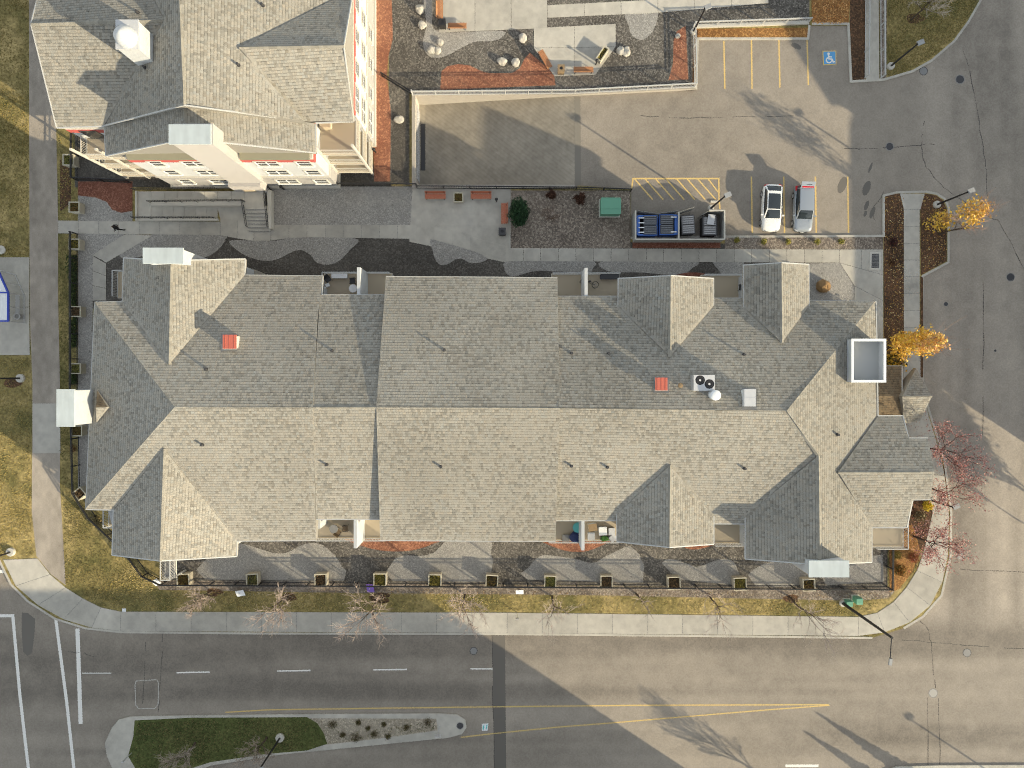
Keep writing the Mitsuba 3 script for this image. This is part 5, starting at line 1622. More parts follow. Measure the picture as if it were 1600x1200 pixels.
def car(label, px, py, L, Wd, paint, roof_mat, rz=0.0, hatch=False, suv=False, low=0):
    k = thing('parked_car', label, 'car', 'cars in the parking stalls')
    c = W(px, py, .8)
    ca, sa = math.cos(rz), math.sin(rz)
    def X(p):
        p = np.asarray(p, float)
        return np.stack([c[0] + p[..., 0] * ca - p[..., 1] * sa, c[1] + p[..., 0] * sa + p[..., 1] * ca, p[..., 2]], -1)
    w = Wd / 2
    top = 1.62 if suv else 1.45
    # stations from nose (y=-L/2) to tail: (y, half width factor, underside, shoulder height, deck height)
    st = [(-.5, .62, .34, .50, .58), (-.485, .80, .25, .60, .68), (-.455, .91, .20, .68, .78), (-.40, .965, .18, .74, .85), (-.30, .99, .18, .80, .93), (-.20, 1.0, .18, .84, .99), (0, 1.0, .18, .87, 1.0), (.2, 1.0, .18, .90, 1.02),
          (.36, .985, .20, .93, 1.04), (.43, .95, .24, .94, 1.05), (.475, .87, .30, .90, 1.0), (.497, .74, .38, .80, .9)]
    rings = []
    for s, wf, zb_, zs, zd in st:
        ww = w * wf
        half = [(0, zb_), (ww * .80, zb_), (ww * .97, zb_ + .10), (ww, zb_ + .28), (ww * .995, zs - .12), (ww * .965, zs), (ww * .88, zd - .02), (ww * .6, zd + .015), (0, zd + .03)]
        ring = half + [(-a, b) for a, b in half[-2:0:-1]]
        rings.append([(a, s * L, b) for a, b in ring])
    body = loft(X(np.array(rings)))
    part(k, 'body', body, paint, smooth=42)
    # glass house
    gs = [(-.235, .80, .70, .98, .99), (-.12, .90, .70, 1.0, top - .13), (-.04, .92, .70, 1.0, top - .04), (.10, .93, .71, 1.0, top), (.26, .92, .70, 1.0, top - .02), (.37, .89, .67, 1.02, top - .12), (.455, .82, .60, 1.02, 1.06)]
    if suv:
        gs[-2:] = [(.40, .90, .70, 1.02, top - .05), (.478, .84, .64, 1.02, 1.10)]
    rings = []
    for s, wb, wt, z0_, z1_ in gs:
        z1_ = max(z1_, z0_ + .012)
        half = [(0, z0_), (w * wb, z0_), (w * (wb * .8 + wt * .2), z0_ + (z1_ - z0_) * .35), (w * (wb * .25 + wt * .75), z0_ + (z1_ - z0_) * .8), (w * wt * .96, z1_ - .015), (w * wt * .6, z1_ + .012), (0, z1_ + .02)]
        ring = half + [(-a, b) for a, b in half[-2:0:-1]]
        rings.append([(a, s * L, b) for a, b in ring])
    part(k, 'windows', loft(X(np.array(rings))), 'glass_car', smooth=40)
    # roof skin and pillars over the glass
    def strip(y0, y1, wa, wb_, za, zb2, mat, name, n=6, crown=.03, th=.035):
        rows = []
        for yy, ww, zz in ((y0, wa, za), (y0 * .67 + y1 * .33, wa * .67 + wb_ * .33 + .01, za * .6 + zb2 * .4 + .035), (y0 * .33 + y1 * .67, wa * .33 + wb_ * .67 + .01, za * .35 + zb2 * .65 + .03), (y1, wb_, zb2)):
            u = np.linspace(-1, 1, n)
            a = [(ww * t, yy * L, zz + crown * (1 - t * t)) for t in u]
            rows.append(a + [(x, y, z - th) for x, y, z in a[::-1]])
        part(k, name, loft(X(np.array(rows))), mat, smooth=40)
    rf = .40 if suv else .33
    strip(-.075, rf, w * .70, w * .69, top - .02, top - (.02 if suv else .045), paint, 'roof')
    if roof_mat:
        strip(-.055, rf - .06, w * .62, w * .60, top + .012, top - .006, roof_mat, 'roof_glass', th=.015)
    for s in (-1, 1):
        part(k, 'pillar', MB().bar(X((s * w * .83, -.235 * L, .98)), X((s * w * .70, -.07 * L, top - .06)), .10, .04), paint)
        part(k, 'pillar', MB().bar(X((s * w * .83, .44 * L, 1.05)), X((s * w * .68, rf * L, top - .09)), .14, .04), paint)
        part(k, 'pillar', MB().bar(X((s * w * .93, .09 * L, 1.0)), X((s * w * .71, .09 * L, top - .03)), .08, .05), 'black_metal')
        part(k, 'side_rail', MB().bar(X((s * w * .71, -.06 * L, top - .05)), X((s * w * .70, rf * L, top - .06)), .06, .06), paint)
        mk = part(k, 'mirror', MB().box(X((s * (w + .09), -.17 * L, 1.02)), (.20, .12, .14), rz), paint)
        part(k, 'headlight', MB().box(X((s * w * .66, -.47 * L, .66)), (.36, .16, .12), rz + s * .5), 'light_grey')
        part(k, 'tail_light', MB().box(X((s * w * .74, .478 * L, .88)), (.34, .10, .16), rz - s * .35), 'red_lamp')
        for yy in (-.31, .30):
            wk = num(k + '__wheel')
            a, b = X((s * (w - .20), yy * L, .33)), X((s * (w + .01), yy * L, .33))
            put(wk, MB().tube(a, b, .33, n=20), 'tyre')
            part(wk, 'rim', MB().tube(a, b + (b - a) * .03, .21, n=14), 'steel')
        part(k, 'door_handle', MB().box(X((s * (w + .012), .02 * L, .84)), (.03, .16, .03), rz), paint)
    part(k, 'front_bumper', MB().box(X((0, -.497 * L, .42)), (Wd * .62, .06, .16), rz), 'black_metal')
    part(k, 'number_plate', MB().box(X((0, -.506 * L, .5)), (.32, .03, .12), rz), 'white')
    part(k, 'wiper', MB().bar(X((-.55, -.225 * L, 1.02)), X((.1, -.20 * L, 1.06)), .03, .02).bar(X((.0, -.225 * L, 1.02)), X((.6, -.20 * L, 1.06)), .03, .02), 'black_metal')
    for i in (-1, 1):
        part(k, 'hood_crease', MB().bar(X((i * w * .42, -.45 * L, .80)), X((i * w * .52, -.25 * L, 1.0)), .03, .012), paint)
    if hatch:
        hk = num(k + '__hatch')
        a = [X((s * w * .72, y * L, z)) for s, y, z in ((-1, .405, top - .02), (1, .405, top - .02), (1, .53, 1.86), (-1, .53, 1.86))]
        put(hk, MB().hexa(np.array(a), np.array(a) + [0, 0, .08]), paint)
        part(hk, 'lamp_bar', MB().box(X((0, .428 * L, top + .10)), (Wd * .60, .15, .07), rz), 'red_lamp')
        part(hk, 'wiper_blade', MB().box(X((.1, .47 * L, 1.83)), (.5, .04, .03), rz), 'black_metal')
        part(hk, 'strut', MB().bar(X((w * .66, .43 * L, 1.1)), X((w * .66, .50 * L, 1.8)), .03).bar(X((-w * .66, .43 * L, 1.1)), X((-w * .66, .50 * L, 1.8)), .03), 'black_metal')
        part(k, 'cargo_floor', MB().box(X((0, .455 * L, 1.075)), (Wd * .66, .25, .03), rz), 'black_metal')
        part(k, 'quarter_lamp', MB().box(X((-w * .90, .43 * L, .98)), (.16, .42, .2), rz), 'red_lamp')
    return k


car('white hatchback with a black glass roof in the shaded parking stall', 1206.5, 324.5, 4.5, 1.86, 'paint_white', 'glass_car', -.045)
car('silver wagon with its rear hatch raised showing red lamps', 1256, 326, 4.4, 1.84, 'paint_silver', None, -.03, hatch=True, suv=True)

# ------------------------------------------------------------------ bus shelter at the left edge
k = thing('bus_shelter', 'glass bus shelter with a white roof and blue frame on a concrete pad', 'bus shelter')
rp = [(-47.8, 5.0), (-47.8, 7.7), (-48.7, 9.7), (-50.4, 10.2), (-51.2, 9.7), (-51.2, 5.0)]
P = Polygon(rp)
part(k, 'roof', MB().prism(P.buffer(-.05, join_style=2), 2.52, 2.6), 'white')
part(k, 'roof_frame', MB().prism(P.buffer(.04, join_style=2).difference(P.buffer(-.10, join_style=2)), 2.5, 2.66), 'blue_frame')
ridge_l = [(-47.8, 7.7), (-51.2, 7.7)]
part(k, 'roof_beam', MB().bar((-47.85, 7.7, 2.66), (-51.2, 7.7, 2.66), .10, .08), 'blue_frame')
scene['shelter_glass'] = {'type': 'thindielectric'}
for a, b in zip(rp[:3], rp[1:4]):
    p, q = np.array([*a, .14]), np.array([*b, .14])
    n = 2
    for i in range(n):
        u, v = p + (q - p) * i / n, p + (q - p) * (i + 1) / n
        part(k, 'pane', MB().raw([u, v, v + [0, 0, 2.3], u + [0, 0, 2.3]], [[0, 1, 2], [0, 2, 3]]), 'shelter_glass')
        part(k, 'post', MB().bar(u, u + [0, 0, 2.4], .06), 'steel')
    part(k, 'sill_rail', MB().bar(p + [0, 0, .2], q + [0, 0, .2], .05), 'steel')
    part(k, 'top_rail', MB().bar(p + [0, 0, 2.3], q + [0, 0, 2.3], .05), 'steel')
part(k, 'pane', MB().raw([[-47.8, 5.0, .14], [-50.5, 5.0, .14], [-50.5, 5.0, 2.44], [-47.8, 5.0, 2.44]], [[0, 1, 2], [0, 2, 3]]), 'shelter_glass')
part(k, 'bench', MB().box((-48.3, 6.6, .55), (.4, 2.2, .06)), 'steel')
k = thing('litter_bin', 'grey wire litter bin inside the bus shelter by its glass wall', 'bin')
part(k, 'basket', MB().tube((-48.1, 5.6, .14), (-48.1, 5.6, .95), .26, .3, n=14), 'mid_grey')
part(k, 'rim', MB().prism(Point(-48.1, 5.6).buffer(.33).difference(Point(-48.1, 5.6).buffer(.22)), .95, 1.0), 'steel')

# ------------------------------------------------------------------ boulders
for i, (x, y, r, sc, lab) in enumerate([(657, 16, .42, (1, 1, .8), 'white boulder with a long shadow at the top of the dark gravel'), (660, 40, .38, (1, 1, .8), 'white boulder left of the plaza corner bench'), (675, 79, .36, (1, 1.1, .9), 'larger of two white boulders touching in the pale gravel'),
        (684, 80, .36, (1, 1, .8), 'smaller of two white boulders touching in the pale gravel'), (688, 67, .32, (1, 1, .8), 'single white boulder in the pale gravel by the plaza'), (785, 97, .38, (1.2, .9, .8), 'white boulder in the dark gravel above the red bark'),
        (806, 99, .38, (1, 1, .8), 'grey white boulder next to the red bark tip'), (817, 61, .38, (1, 1.1, .9), 'white boulder beside the notch in the plaza edge'), (970, 81, .38, (1, 1, .8), 'white boulder right of the plaza, left one of a pair'),
        (979, 82, .38, (1, 1.15, .9), 'white boulder right of the plaza, right one of a pair'), (1059, 57, .25, (1, 1, .8), 'small boulder at the tip of the narrow red bark bed'), (624, 188, .36, (1.2, 1, .6), 'flat pale boulder on the dark strip beside the garage ramp'),
        (1284, 447, .62, (1, 1.1, 1.1), 'brown angular boulder in the gravel corner by the north gable')]):
    m = blob(W(x, y, .12) + [0, 0, r * .5], r * 1.05, i, .42, 2 if i < 12 else 1, sc, 1.5)
    base = (.44, .42, .38) if i not in (12,) else (.30, .19, .095)
    cc = np.tile(base, (len(m.vertices), 1)) * (1 + .5 * (meshkit.fbm(np.array(m.vertices) * 3, 3, i) - .5))[:, None]
    kk = thing('boulder', lab, 'boulder', 'boulders in the landscaped beds' if i < 12 else None)
    put(kk, m, 'm_stone', color=cc, smooth=False)

# ------------------------------------------------------------------ the person on the garden path
def hulls(segs, refine=.05, iters=8):
    out = []
    for a, ra, b, rb in segs:
        s1 = manifold3d.Manifold.sphere(ra, 20).translate(tuple(map(float, a)))
        s2 = manifold3d.Manifold.sphere(rb, 20).translate(tuple(map(float, b)))
        out.append(manifold3d.Manifold.batch_hull([s1, s2]))
    m = manifold3d.Manifold.batch_boolean(out, manifold3d.OpType.Add).refine_to_length(refine).to_mesh()
    t = trimesh.Trimesh(m.vert_properties[:, :3], m.tri_verts, process=True)
    trimesh.smoothing.filter_taubin(t, iterations=iters)
    return t


k = thing('person', 'person in dark clothes walking along the garden path', 'person')
o = W(190.5, 359, .16)
V = lambda u, f, z: o + np.array([f * -.97 + u * .2, u * -.97 - f * .2, z])       # u: to the side, f: forwards (walking towards the footpath)
hip, chest, neck = V(0, 0, .92), V(0, .03, 1.32), V(0, .05, 1.45)
body = [(hip, .15, V(0, .02, 1.15), .15), (V(0, .02, 1.15), .15, chest, .16), (V(-.15, .03, 1.36), .075, V(.15, .03, 1.36), .075), (chest, .14, neck, .07), (V(-.08, 0, .92), .11, V(.08, 0, .92), .11)]
for s, st_ in ((-1, .28), (1, -.26)):
    knee, ank = V(s * .10, st_ * .55 + .05, .50), V(s * .10, st_ - (.08 if st_ < 0 else 0), .10)
    body += [(V(s * .09, 0, .90), .10, knee, .065), (knee, .065, ank, .045), (ank, .05, ank + V(0, .17, 0) - o + [0, 0, -.05], .04)]
    el, wr = V(s * .24, -st_ * .35, 1.12), V(s * .23, -st_ * .75 + .1, .92)
    body += [(V(s * .19, .03, 1.37), .065, el, .05), (el, .05, wr, .038)]
part(k, 'body', hulls(body), 'cloth_black', smooth=True)
head = hulls([(V(0, .06, 1.50), .055, V(0, .08, 1.56), .06), (V(0, .09, 1.58), .085, V(0, .06, 1.64), .095), (V(0, .18, 1.585), .018, V(0, .165, 1.61), .012), (V(-.098, .06, 1.60), .02, V(-.098, .055, 1.63), .02), (V(.098, .06, 1.60), .02, V(.098, .055, 1.63), .02)], .02, 4)
part(k, 'head', head, 'skin', smooth=True)
part(k, 'hair', hulls([(V(0, .03, 1.66), .10, V(0, -.01, 1.62), .095), (V(0, -.02, 1.60), .085, V(0, -.03, 1.54), .06)], .03, 4), 'hair', smooth=True)
for s, st_ in ((-1, .28), (1, -.26)):
    wr = V(s * .23, -st_ * .75 + .1, .92)
    q = lambda u, f, z: wr + (V(u, f, z) - o)
    hand = [(q(0, .0, 0), .032, q(0, .03, -.08), .038)]
    for i, u in enumerate((-.03, -.01, .01, .03)):
        ln = (.065, .08, .075, .055)[i]
        hand += [(q(u, .035, -.09), .010, q(u, .045, -.09 - ln * .6), .009), (q(u, .045, -.09 - ln * .6), .009, q(u, .035, -.09 - ln), .008)]
    hand += [(q(-s * .025, .03, -.03), .012, q(-s * .055, .06, -.08), .010)]
    part(k, 'hand', hulls(hand, .012, 2), 'skin', smooth=True)

# ------------------------------------------------------------------ trees: every branch a tapered tube, leaves as small faces
def branches_mesh(segs, n=4):
    S = np.array([np.r_[a, b, ra, rb] for a, b, ra, rb in segs])
    p, q, r0, r1 = S[:, :3], S[:, 3:6], S[:, 6], S[:, 7]
    d = q - p
    d /= np.maximum(np.linalg.norm(d, axis=1, keepdims=True), 1e-9)
    ref = np.where(np.abs(d[:, 2:3]) < .9, [[0, 0, 1.0]], [[1.0, 0, 0]])
    a = np.cross(d, ref)
    a /= np.linalg.norm(a, axis=1, keepdims=True)
    b = np.cross(d, a)
    t = np.arange(n) * 2 * np.pi / n
    ring = np.cos(t)[None, :, None] * a[:, None] + np.sin(t)[None, :, None] * b[:, None]
    v = np.concatenate([p[:, None] + ring * r0[:, None, None], q[:, None] + ring * r1[:, None, None]], 1).reshape(-1, 3)
    i = np.arange(n)
    j = (i + 1) % n
    f = np.vstack([np.c_[i, j, j + n], np.c_[i, j + n, i + n]])
    F_ = (np.arange(len(S))[:, None, None] * 2 * n + f).reshape(-1, 3)
    return trimesh.Trimesh(v, F_, process=False), r0


def grow(root, h, spread, seed, limbs=6, levels=3, fork=4, trunk=.30, r=.075, up=.55, wob=.18, lean=(0, 0)):
    """(trunk segments, limb segments, tips)"""
    g = np.random.default_rng(seed)
    tr, br, tips = [], [], []
    p = np.array(root, float)
    d = np.array([lean[0], lean[1], 1.0])
    k = 5
    stem = [p]
    for i in range(k):
        d2 = d + g.normal(0, .06, 3) * [1, 1, 0]
        q = stem[-1] + d2 / np.linalg.norm(d2) * h * .62 / k
        stem.append(q)
    for i in range(k):
        tr.append((stem[i], stem[i + 1], r * (1 - .75 * i / k), r * (1 - .75 * (i + 1) / k)))

    def rec(p, d, L, rr, lev):
        n = 3
        a = p
        for i in range(n):
            d = d + g.normal(0, wob, 3) + np.array([0, 0, .10])
            d /= np.linalg.norm(d)
            b = a + d * L / n
            br.append((a, b, rr * (1 - .22 * i), rr * (1 - .22 * (i + 1))))
            if lev > 0:
                for _ in range(fork if i == n - 1 else max(1, fork - 2)):
                    e = d + g.normal(0, .48, 3)
                    e[2] = abs(e[2]) * .7 + up * .35
                    rec(b, e / np.linalg.norm(e), L * g.uniform(.45, .70), max(rr * .55, .014), lev - 1)
            else:
                tips.append(b)
            a = b
        tips.append(a)
    for i in range(limbs):
        t = trunk + (.62 - trunk) * 1.6 * (i / max(1, limbs - 1)) * .62 / .62
        t = min(t, .61)
        s = t / .62 * k
        a = stem[min(int(s), k - 1)] + (stem[min(int(s), k - 1) + 1] - stem[min(int(s), k - 1)]) * (s - int(s) if s < k else 1)
        phi = i * 2.4 + g.uniform(-.5, .5)
        e = np.array([math.cos(phi) * spread, math.sin(phi) * spread, up + .5])
        e /= np.linalg.norm(e)
        rec(a, e, h * g.uniform(.30, .42), r * .46, levels - 1)
    return tr, br, np.array(tips)


def leaves(P, g, size, cols, shade=.25):
    n = len(P)
    a = g.normal(0, 1, (n, 3))
    a /= np.linalg.norm(a, axis=1, keepdims=True)
    b = np.cross(a, g.normal(0, 1, (n, 3)))
    b /= np.maximum(np.linalg.norm(b, axis=1, keepdims=True), 1e-6)
    s = size * g.uniform(.6, 1.3, n)[:, None]
    v = np.stack([P - a * s * .6, P + b * s * .36, P + a * s * .6, P - b * s * .36], 1).reshape(-1, 3)
    f = (np.arange(n)[:, None, None] * 4 + np.array([[0, 1, 2], [0, 2, 3]])).reshape(-1, 3)
    c = np.array(cols)[g.integers(0, len(cols), n)] * g.uniform(1 - shade, 1 + shade, n)[:, None]
    return trimesh.Trimesh(v, f, process=False), np.repeat(c, 4, 0)


def tint(mesh, rgb, r0=None, dark=None, n=8):
    c = np.tile(rgb, (len(mesh.vertices), 1)).astype(float)
    if r0 is not None:
        t = np.clip((r0 - .012) / .03, 0, 1)[:, None]
        c = np.repeat(np.array(rgb) * (1 - t) + np.array(dark) * t, n, 0)
    return c


def bare_tree(label, px, py, h, spread, seed, twig=(.33, .265, .225), bark=(.085, .065, .05), limbs=6, levels=3, fork=4, r=.105, name='bare_tree', group=None, leaf=None, lean=(0, 0), z0=.12, up=.55, cat='tree', wob=.18, trunk=.30):
    k = thing(name, label, cat, group)
    tr, br, tips = grow(W(px, py, z0), h, spread, seed, limbs, levels, fork, trunk, r, up, wob, lean)
    m, r0 = branches_mesh(tr, 7)
    part(k, 'trunk', m, 'm_bark', color=tint(m, bark), smooth=True)
    m, r0 = branches_mesh(br, 3)
    r0 = np.maximum(r0, 0)
    part(k, 'crown', m, 'm_bark', color=tint(m, twig, r0, bark, 6))
    if leaf:
        dens, size, cols, jit = leaf
        g = np.random.default_rng(seed + 5)
        P = np.repeat(tips, dens, 0)
        P = P + g.normal(0, jit, P.shape)
        m, c = leaves(P, g, size, cols)
        part(k, 'leaves', m, 'm_leaf', color=c)
    return k


G_ = 'bare street trees along the main road'
for i, (x, y, h, sp, sd, lim, lv, fk, lab) in enumerate([
        (331, 924, 3.6, .9, 1, 8, 3, 4, 'pale bare street tree, the low one nearest the left bend of the pavement'), (452, 930, 5.8, .55, 2, 6, 3, 4, 'pale bare street tree, second from the left along the main road'),
        (590, 934, 6.2, .75, 3, 8, 3, 4, 'wide pale bare street tree behind the purple sign'), (727, 929, 5.6, .6, 4, 7, 3, 4, 'pale bare street tree above the top end of the asphalt patch'),
        (863, 932, 6.0, .38, 5, 6, 3, 3, 'slender bare street tree right of the teal sign'), (994, 928, 4.6, .42, 6, 4, 2, 4, 'smallest bare street tree with only a few long branches'),
        (1106, 929, 6.4, .45, 7, 5, 3, 3, 'dark stemmed bare street tree left of the tallest bare tree'), (1236, 934, 7.2, .45, 8, 6, 3, 3, 'tallest bare street tree, beside the tall street lamp')]):
    bare_tree(lab, x, y, h, sp, sd, limbs=lim, levels=lv, fork=fk, group=G_, twig=(.42, .345, .305) if i < 4 else (.42, .35, .31))
bare_tree('bare pale tree on the lawn inside the curved kerb', 1424, 31, 5.2, .9, 11, twig=(.46, .41, .34), limbs=8)
bare_tree('pinkish twiggy tree leaning over the narrow entry path', 1338, -6, 5.0, .8, 12, twig=(.42, .29, .27), limbs=7)
bare_tree('bare tree at the left end of the traffic island grass', 305, 1160, 4.4, .85, 13, twig=(.38, .33, .28), limbs=7)
bare_tree('bare tree right of its neighbour in the traffic island grass', 417, 1152, 4.2, .8, 14, twig=(.36, .30, .25), limbs=6)
bare_tree('bare brown shrub spreading over the pebble bed', 858, 341, 1.9, 1.3, 15, twig=(.13, .085, .06), bark=(.07, .045, .035), limbs=8, levels=3, fork=3, r=.035, name='bare_shrub', cat='shrub', up=.15, trunk=.05)
for i, (x, y, lab) in enumerate([(905, 313, 'dark brown dead shrub at the top of the pebble bed'), (861, 306, 'small dead shrub left of the larger one by the thin fence')]):
    bare_tree(lab, x, y, 1.1 if i == 0 else .8, 1.0, 60 + i, twig=(.075, .04, .03), bark=(.05, .03, .025), limbs=12, levels=3, fork=4, r=.02, name='dead_shrub', cat='shrub', up=.4, trunk=.04, leaf=(1, .09, [(.09, .045, .03), (.06, .03, .02)], .05))
YEL = [(.68, .44, .07), (.76, .54, .10), (.58, .36, .06), (.64, .40, .12)]


def column_tree(label, px, py, h, rad, z_low, seed, n, cols, name='yellow_tree', lean=(0, 0), size=.22, bark=(.12, .09, .07), tip_cols=None):
    k = thing(name, label, 'tree')
    g = np.random.default_rng(seed)
    tr, br, tips = grow(W(px, py, .12), h, .42, seed, 9, 2, 3, .12, .07, .9, .12, lean)
    m, r0 = branches_mesh(tr, 7)
    part(k, 'trunk', m, 'm_bark', color=tint(m, bark), smooth=True)
    m, r0 = branches_mesh(br, 3)
    part(k, 'branches', m, 'm_bark', color=tint(m, (.30, .2, .16), np.maximum(r0, 0), bark, 6))
    # leaf clumps through the height of a narrow crown
    nc = 95
    t = g.beta(1.1, 1.25, nc)
    zz = z_low + (h - z_low) * t
    rr = rad * np.sin(np.clip(.16 + .84 * t, 0, 1) * math.pi) ** .6 * np.sqrt(g.random(nc))
    ph = g.uniform(0, 2 * math.pi, nc)
    base = W(px, py, 0)
    C_ = np.c_[base[0] + rr * np.cos(ph) + lean[0] * zz, base[1] + rr * np.sin(ph) + lean[1] * zz, zz]
    P = np.repeat(C_, n // nc, 0) + g.normal(0, .24, (nc * (n // nc), 3))
    lo = P[:, 2] < z_low + (h - z_low) * .72
    for sel, cc in ((lo, cols), (~lo, tip_cols or cols)):
        if sel.sum():
            m, c = leaves(P[sel], g, size, cc)
            part(k, 'leaves', m, 'm_leaf', color=c)
    return k


column_tree('bright yellow tree crossing the pavement beside the stair tower', 1393, 540, 8.6, 1.25, 1.2, 21, 3000, YEL, tip_cols=[(.66, .42, .14), (.62, .36, .18), (.70, .48, .13)])
column_tree('low dark yellow tree tight against the stair tower', 1386, 566, 2.6, .9, .3, 22, 900, [(.50, .31, .04), (.10, .09, .02), (.06, .06, .015), (.62, .40, .06)])
column_tree('small yellow tree at the kerb of the planted island', 1452, 352, 3.6, .9, .8, 23, 420, YEL)
column_tree('tall orange yellow tree leaning out over the side street from the island', 1466, 350, 7.4, 1.2, 4.6, 24, 800, YEL, tip_cols=[(.68, .44, .12), (.64, .38, .17)])
bare_tree('bare pinkish sapling between the island trees', 1468, 366, 6.0, .5, 25, twig=(.45, .33, .27), limbs=5, levels=3, fork=3)
RED = [(.44, .20, .18), (.50, .25, .22), (.56, .33, .29), (.26, .08, .08), (.58, .38, .33)]
for x, y, h, sd, lab, lm in [(1446, 700, 5.8, 31, 'red leaved tree beside the porch roof above the lamp post', 9), (1428, 838, 5.4, 32, 'red leaved tree below the east gable at the curved pavement', 9), (1452, 762, 4.4, 33, 'smaller red leaved tree between its two neighbours', 6)]:
    bare_tree(lab, x, y, h, 1.05, sd, twig=(.16, .07, .06), bark=(.06, .04, .035), limbs=lm, levels=3, fork=3, name='red_tree', leaf=(2, .13, RED, .22), up=.42)
# outside the frame, casting the branch shadows on both roads
bare_tree('bare tree beyond the lower edge whose shadow crosses the yellow lines', 1196, 1216, 3.5, .75, 41, twig=(.2, .16, .13), limbs=14, levels=4, fork=3, r=.13, trunk=.03, up=.75)
bare_tree('tree beyond the side street with leaves added to thicken its shadow', 1728, 848, 8.6, 1.3, 42, twig=(.2, .16, .13), limbs=12, levels=4, fork=4, r=.2, leaf=(2, .2, [(.2, .12, .06)], .25))  # unseen tree; its leaves are added to thicken the cast shadow
bare_tree('bare tree beyond the traffic island on the wide junction', 1650, 850, 6.0, .6, 43, twig=(.2, .16, .13), limbs=7, levels=3, fork=4, r=.09)


def conifer(label, px, py, h, rad, seed):
    k = thing('conifer', label, 'tree')
    g = np.random.default_rng(seed)
    b = W(px, py, .12)
    m, _ = branches_mesh([(b, b + [0, 0, h], .09, .015)], 7)
    part(k, 'trunk', m, 'm_bark', color=tint(m, (.08, .055, .04)))
    n = 2600
    t = 1 - np.sqrt(g.random(n))
    lay = np.round(t * 11) / 11 * .6 + t * .4
    rr = rad * (1 - lay) * (.35 + .65 * g.random(n)) * (.75 + .35 * np.sin(7 * g.uniform(0, 6.28, n)))
    ph = g.uniform(0, 6.283, n)
    P = np.c_[b[0] + rr * np.cos(ph), b[1] + rr * np.sin(ph), b[2] + .2 + h * .98 * t - rr * .25]
    m, c = leaves(P, g, .26, [(.02, .05, .02), (.03, .065, .025), (.045, .08, .035)])
    part(k, 'crown', m, 'm_leaf', color=c)


conifer('slim spruce beyond the lower edge of the junction', 1440, 1222, 3.9, .8, 51)
conifer('smaller spruce left of the slim one beyond the lower edge', 1404, 1240, 3.4, .8, 52)
lamp('street lamp beyond the lower edge at the wide junction', (1640, 1268), (1705, 1321), .3)


def bush(name, label, px, py, rad, h, seed, cols, n=900, size=.10, flat=1.0, cat='shrub', z0=.12, group=None):
    k = thing(name, label, cat, group)
    g = np.random.default_rng(seed)
    b = W(px, py, z0)
    d = g.normal(0, 1, (n, 3))
    d /= np.linalg.norm(d, axis=1, keepdims=True)
    lump = 1 + .9 * (meshkit.fbm(d * 2.2 + seed, 3, seed) - .5)
    rr = (g.random(n) ** .4)[:, None] * lump[:, None]
    P = b + [0, 0, h * .5] + d * rr * [rad, rad * flat, h * .5]
    m, c = leaves(P, g, size, cols)
    part(k, 'foliage', m, 'm_leaf', color=c)
    m, _ = branches_mesh([(b, b + [math.cos(t) * rad * .5, math.sin(t) * rad * .5, h * .6], .02, .006) for t in np.arange(6)], 4)
    part(k, 'stems', m, 'm_bark', color=tint(m, (.10, .07, .05)))
    return k


bush('evergreen_shrub', 'round dark evergreen shrub at the right end of the patio', 811, 336, .95, 2.2, 71, [(.018, .05, .022), (.03, .075, .03), (.05, .10, .045), (.012, .03, .015)], 3600, .16, 1.55)
YG = [(.34, .30, .05), (.22, .20, .04), (.42, .36, .10), (.10, .12, .03)]
for i, (x, y) in enumerate([(1150, 376), (1192, 378), (1230, 378), (1275, 378), (1313, 378)]):
    bush('small_shrub', f'small yellow green shrub, {where[i]} from the left in the pebble strip below the parked cars', x, y, .30, .6, 72 + i, YG, 260, .10, group='shrubs in the pebble strip')
for i, (x, y, r) in enumerate(sorted([(520, 1131, .45), (560, 1128, .3), (556, 1152, .55), (585, 1146, .35), (606, 1150, .3), (536, 1148, .3), (635, 1136, .35), (575, 1137, .25), (668, 1128, .5), (600, 1131, .25)])):
    bush('weed_clump', f'dark weed clump on the sandy end of the traffic island, {where[i]} from the left', x, y, r, .3, 130 + i, [(.06, .055, .02), (.09, .085, .03), (.14, .10, .05)], 160, .10, cat='weed', group='weed clumps on the traffic island', z0=.14)
bush('small_shrub', 'bright yellow shrub below the east gable roof', 1446, 789, .5, .9, 80, [(.60, .45, .03), (.66, .50, .05), (.40, .32, .04)], 500, .12)
bush('small_shrub', 'dark red shrub on the bark by the narrow pavement', 1394, 379, .45, .7, 81, [(.05, .02, .02), (.08, .03, .03), (.03, .015, .015)], 500, .09)
bush('small_shrub', 'low brown shrub halfway down the bark strip', 1392, 410, .4, .4, 82, [(.07, .035, .02), (.10, .05, .025)], 300, .08)
bush('small_shrub', 'orange grassy shrub at the right fence corner', 1404, 890, .6, .8, 83, [(.35, .15, .04), (.22, .12, .03), (.16, .13, .04)], 700, .13)
bush('small_shrub', 'olive shrub under the east balcony', 1398, 866, .5, .8, 84, [(.16, .14, .04), (.10, .10, .03), (.30, .20, .05)], 600, .11)
bush('small_shrub', 'dark brown shrub beside the east bay wall', 1434, 805, .6, .8, 85, [(.08, .06, .03), (.13, .09, .04), (.30, .26, .16)], 600, .11)
bush('small_shrub', 'orange shrub below the east balcony rail', 1425, 870, .55, .7, 86, [(.33, .10, .05), (.20, .06, .04), (.30, .16, .06)], 600, .11)
bush('small_shrub', 'straw coloured clump at the fence bend of the left lawn', 152, 815, .5, .5, 87, [(.34, .26, .12), (.20, .17, .07)], 400, .12)
bush('small_shrub', 'reddish clump by the tilted planter', 116, 700, .35, .4, 88, [(.20, .08, .05), (.30, .22, .06)], 260, .10)


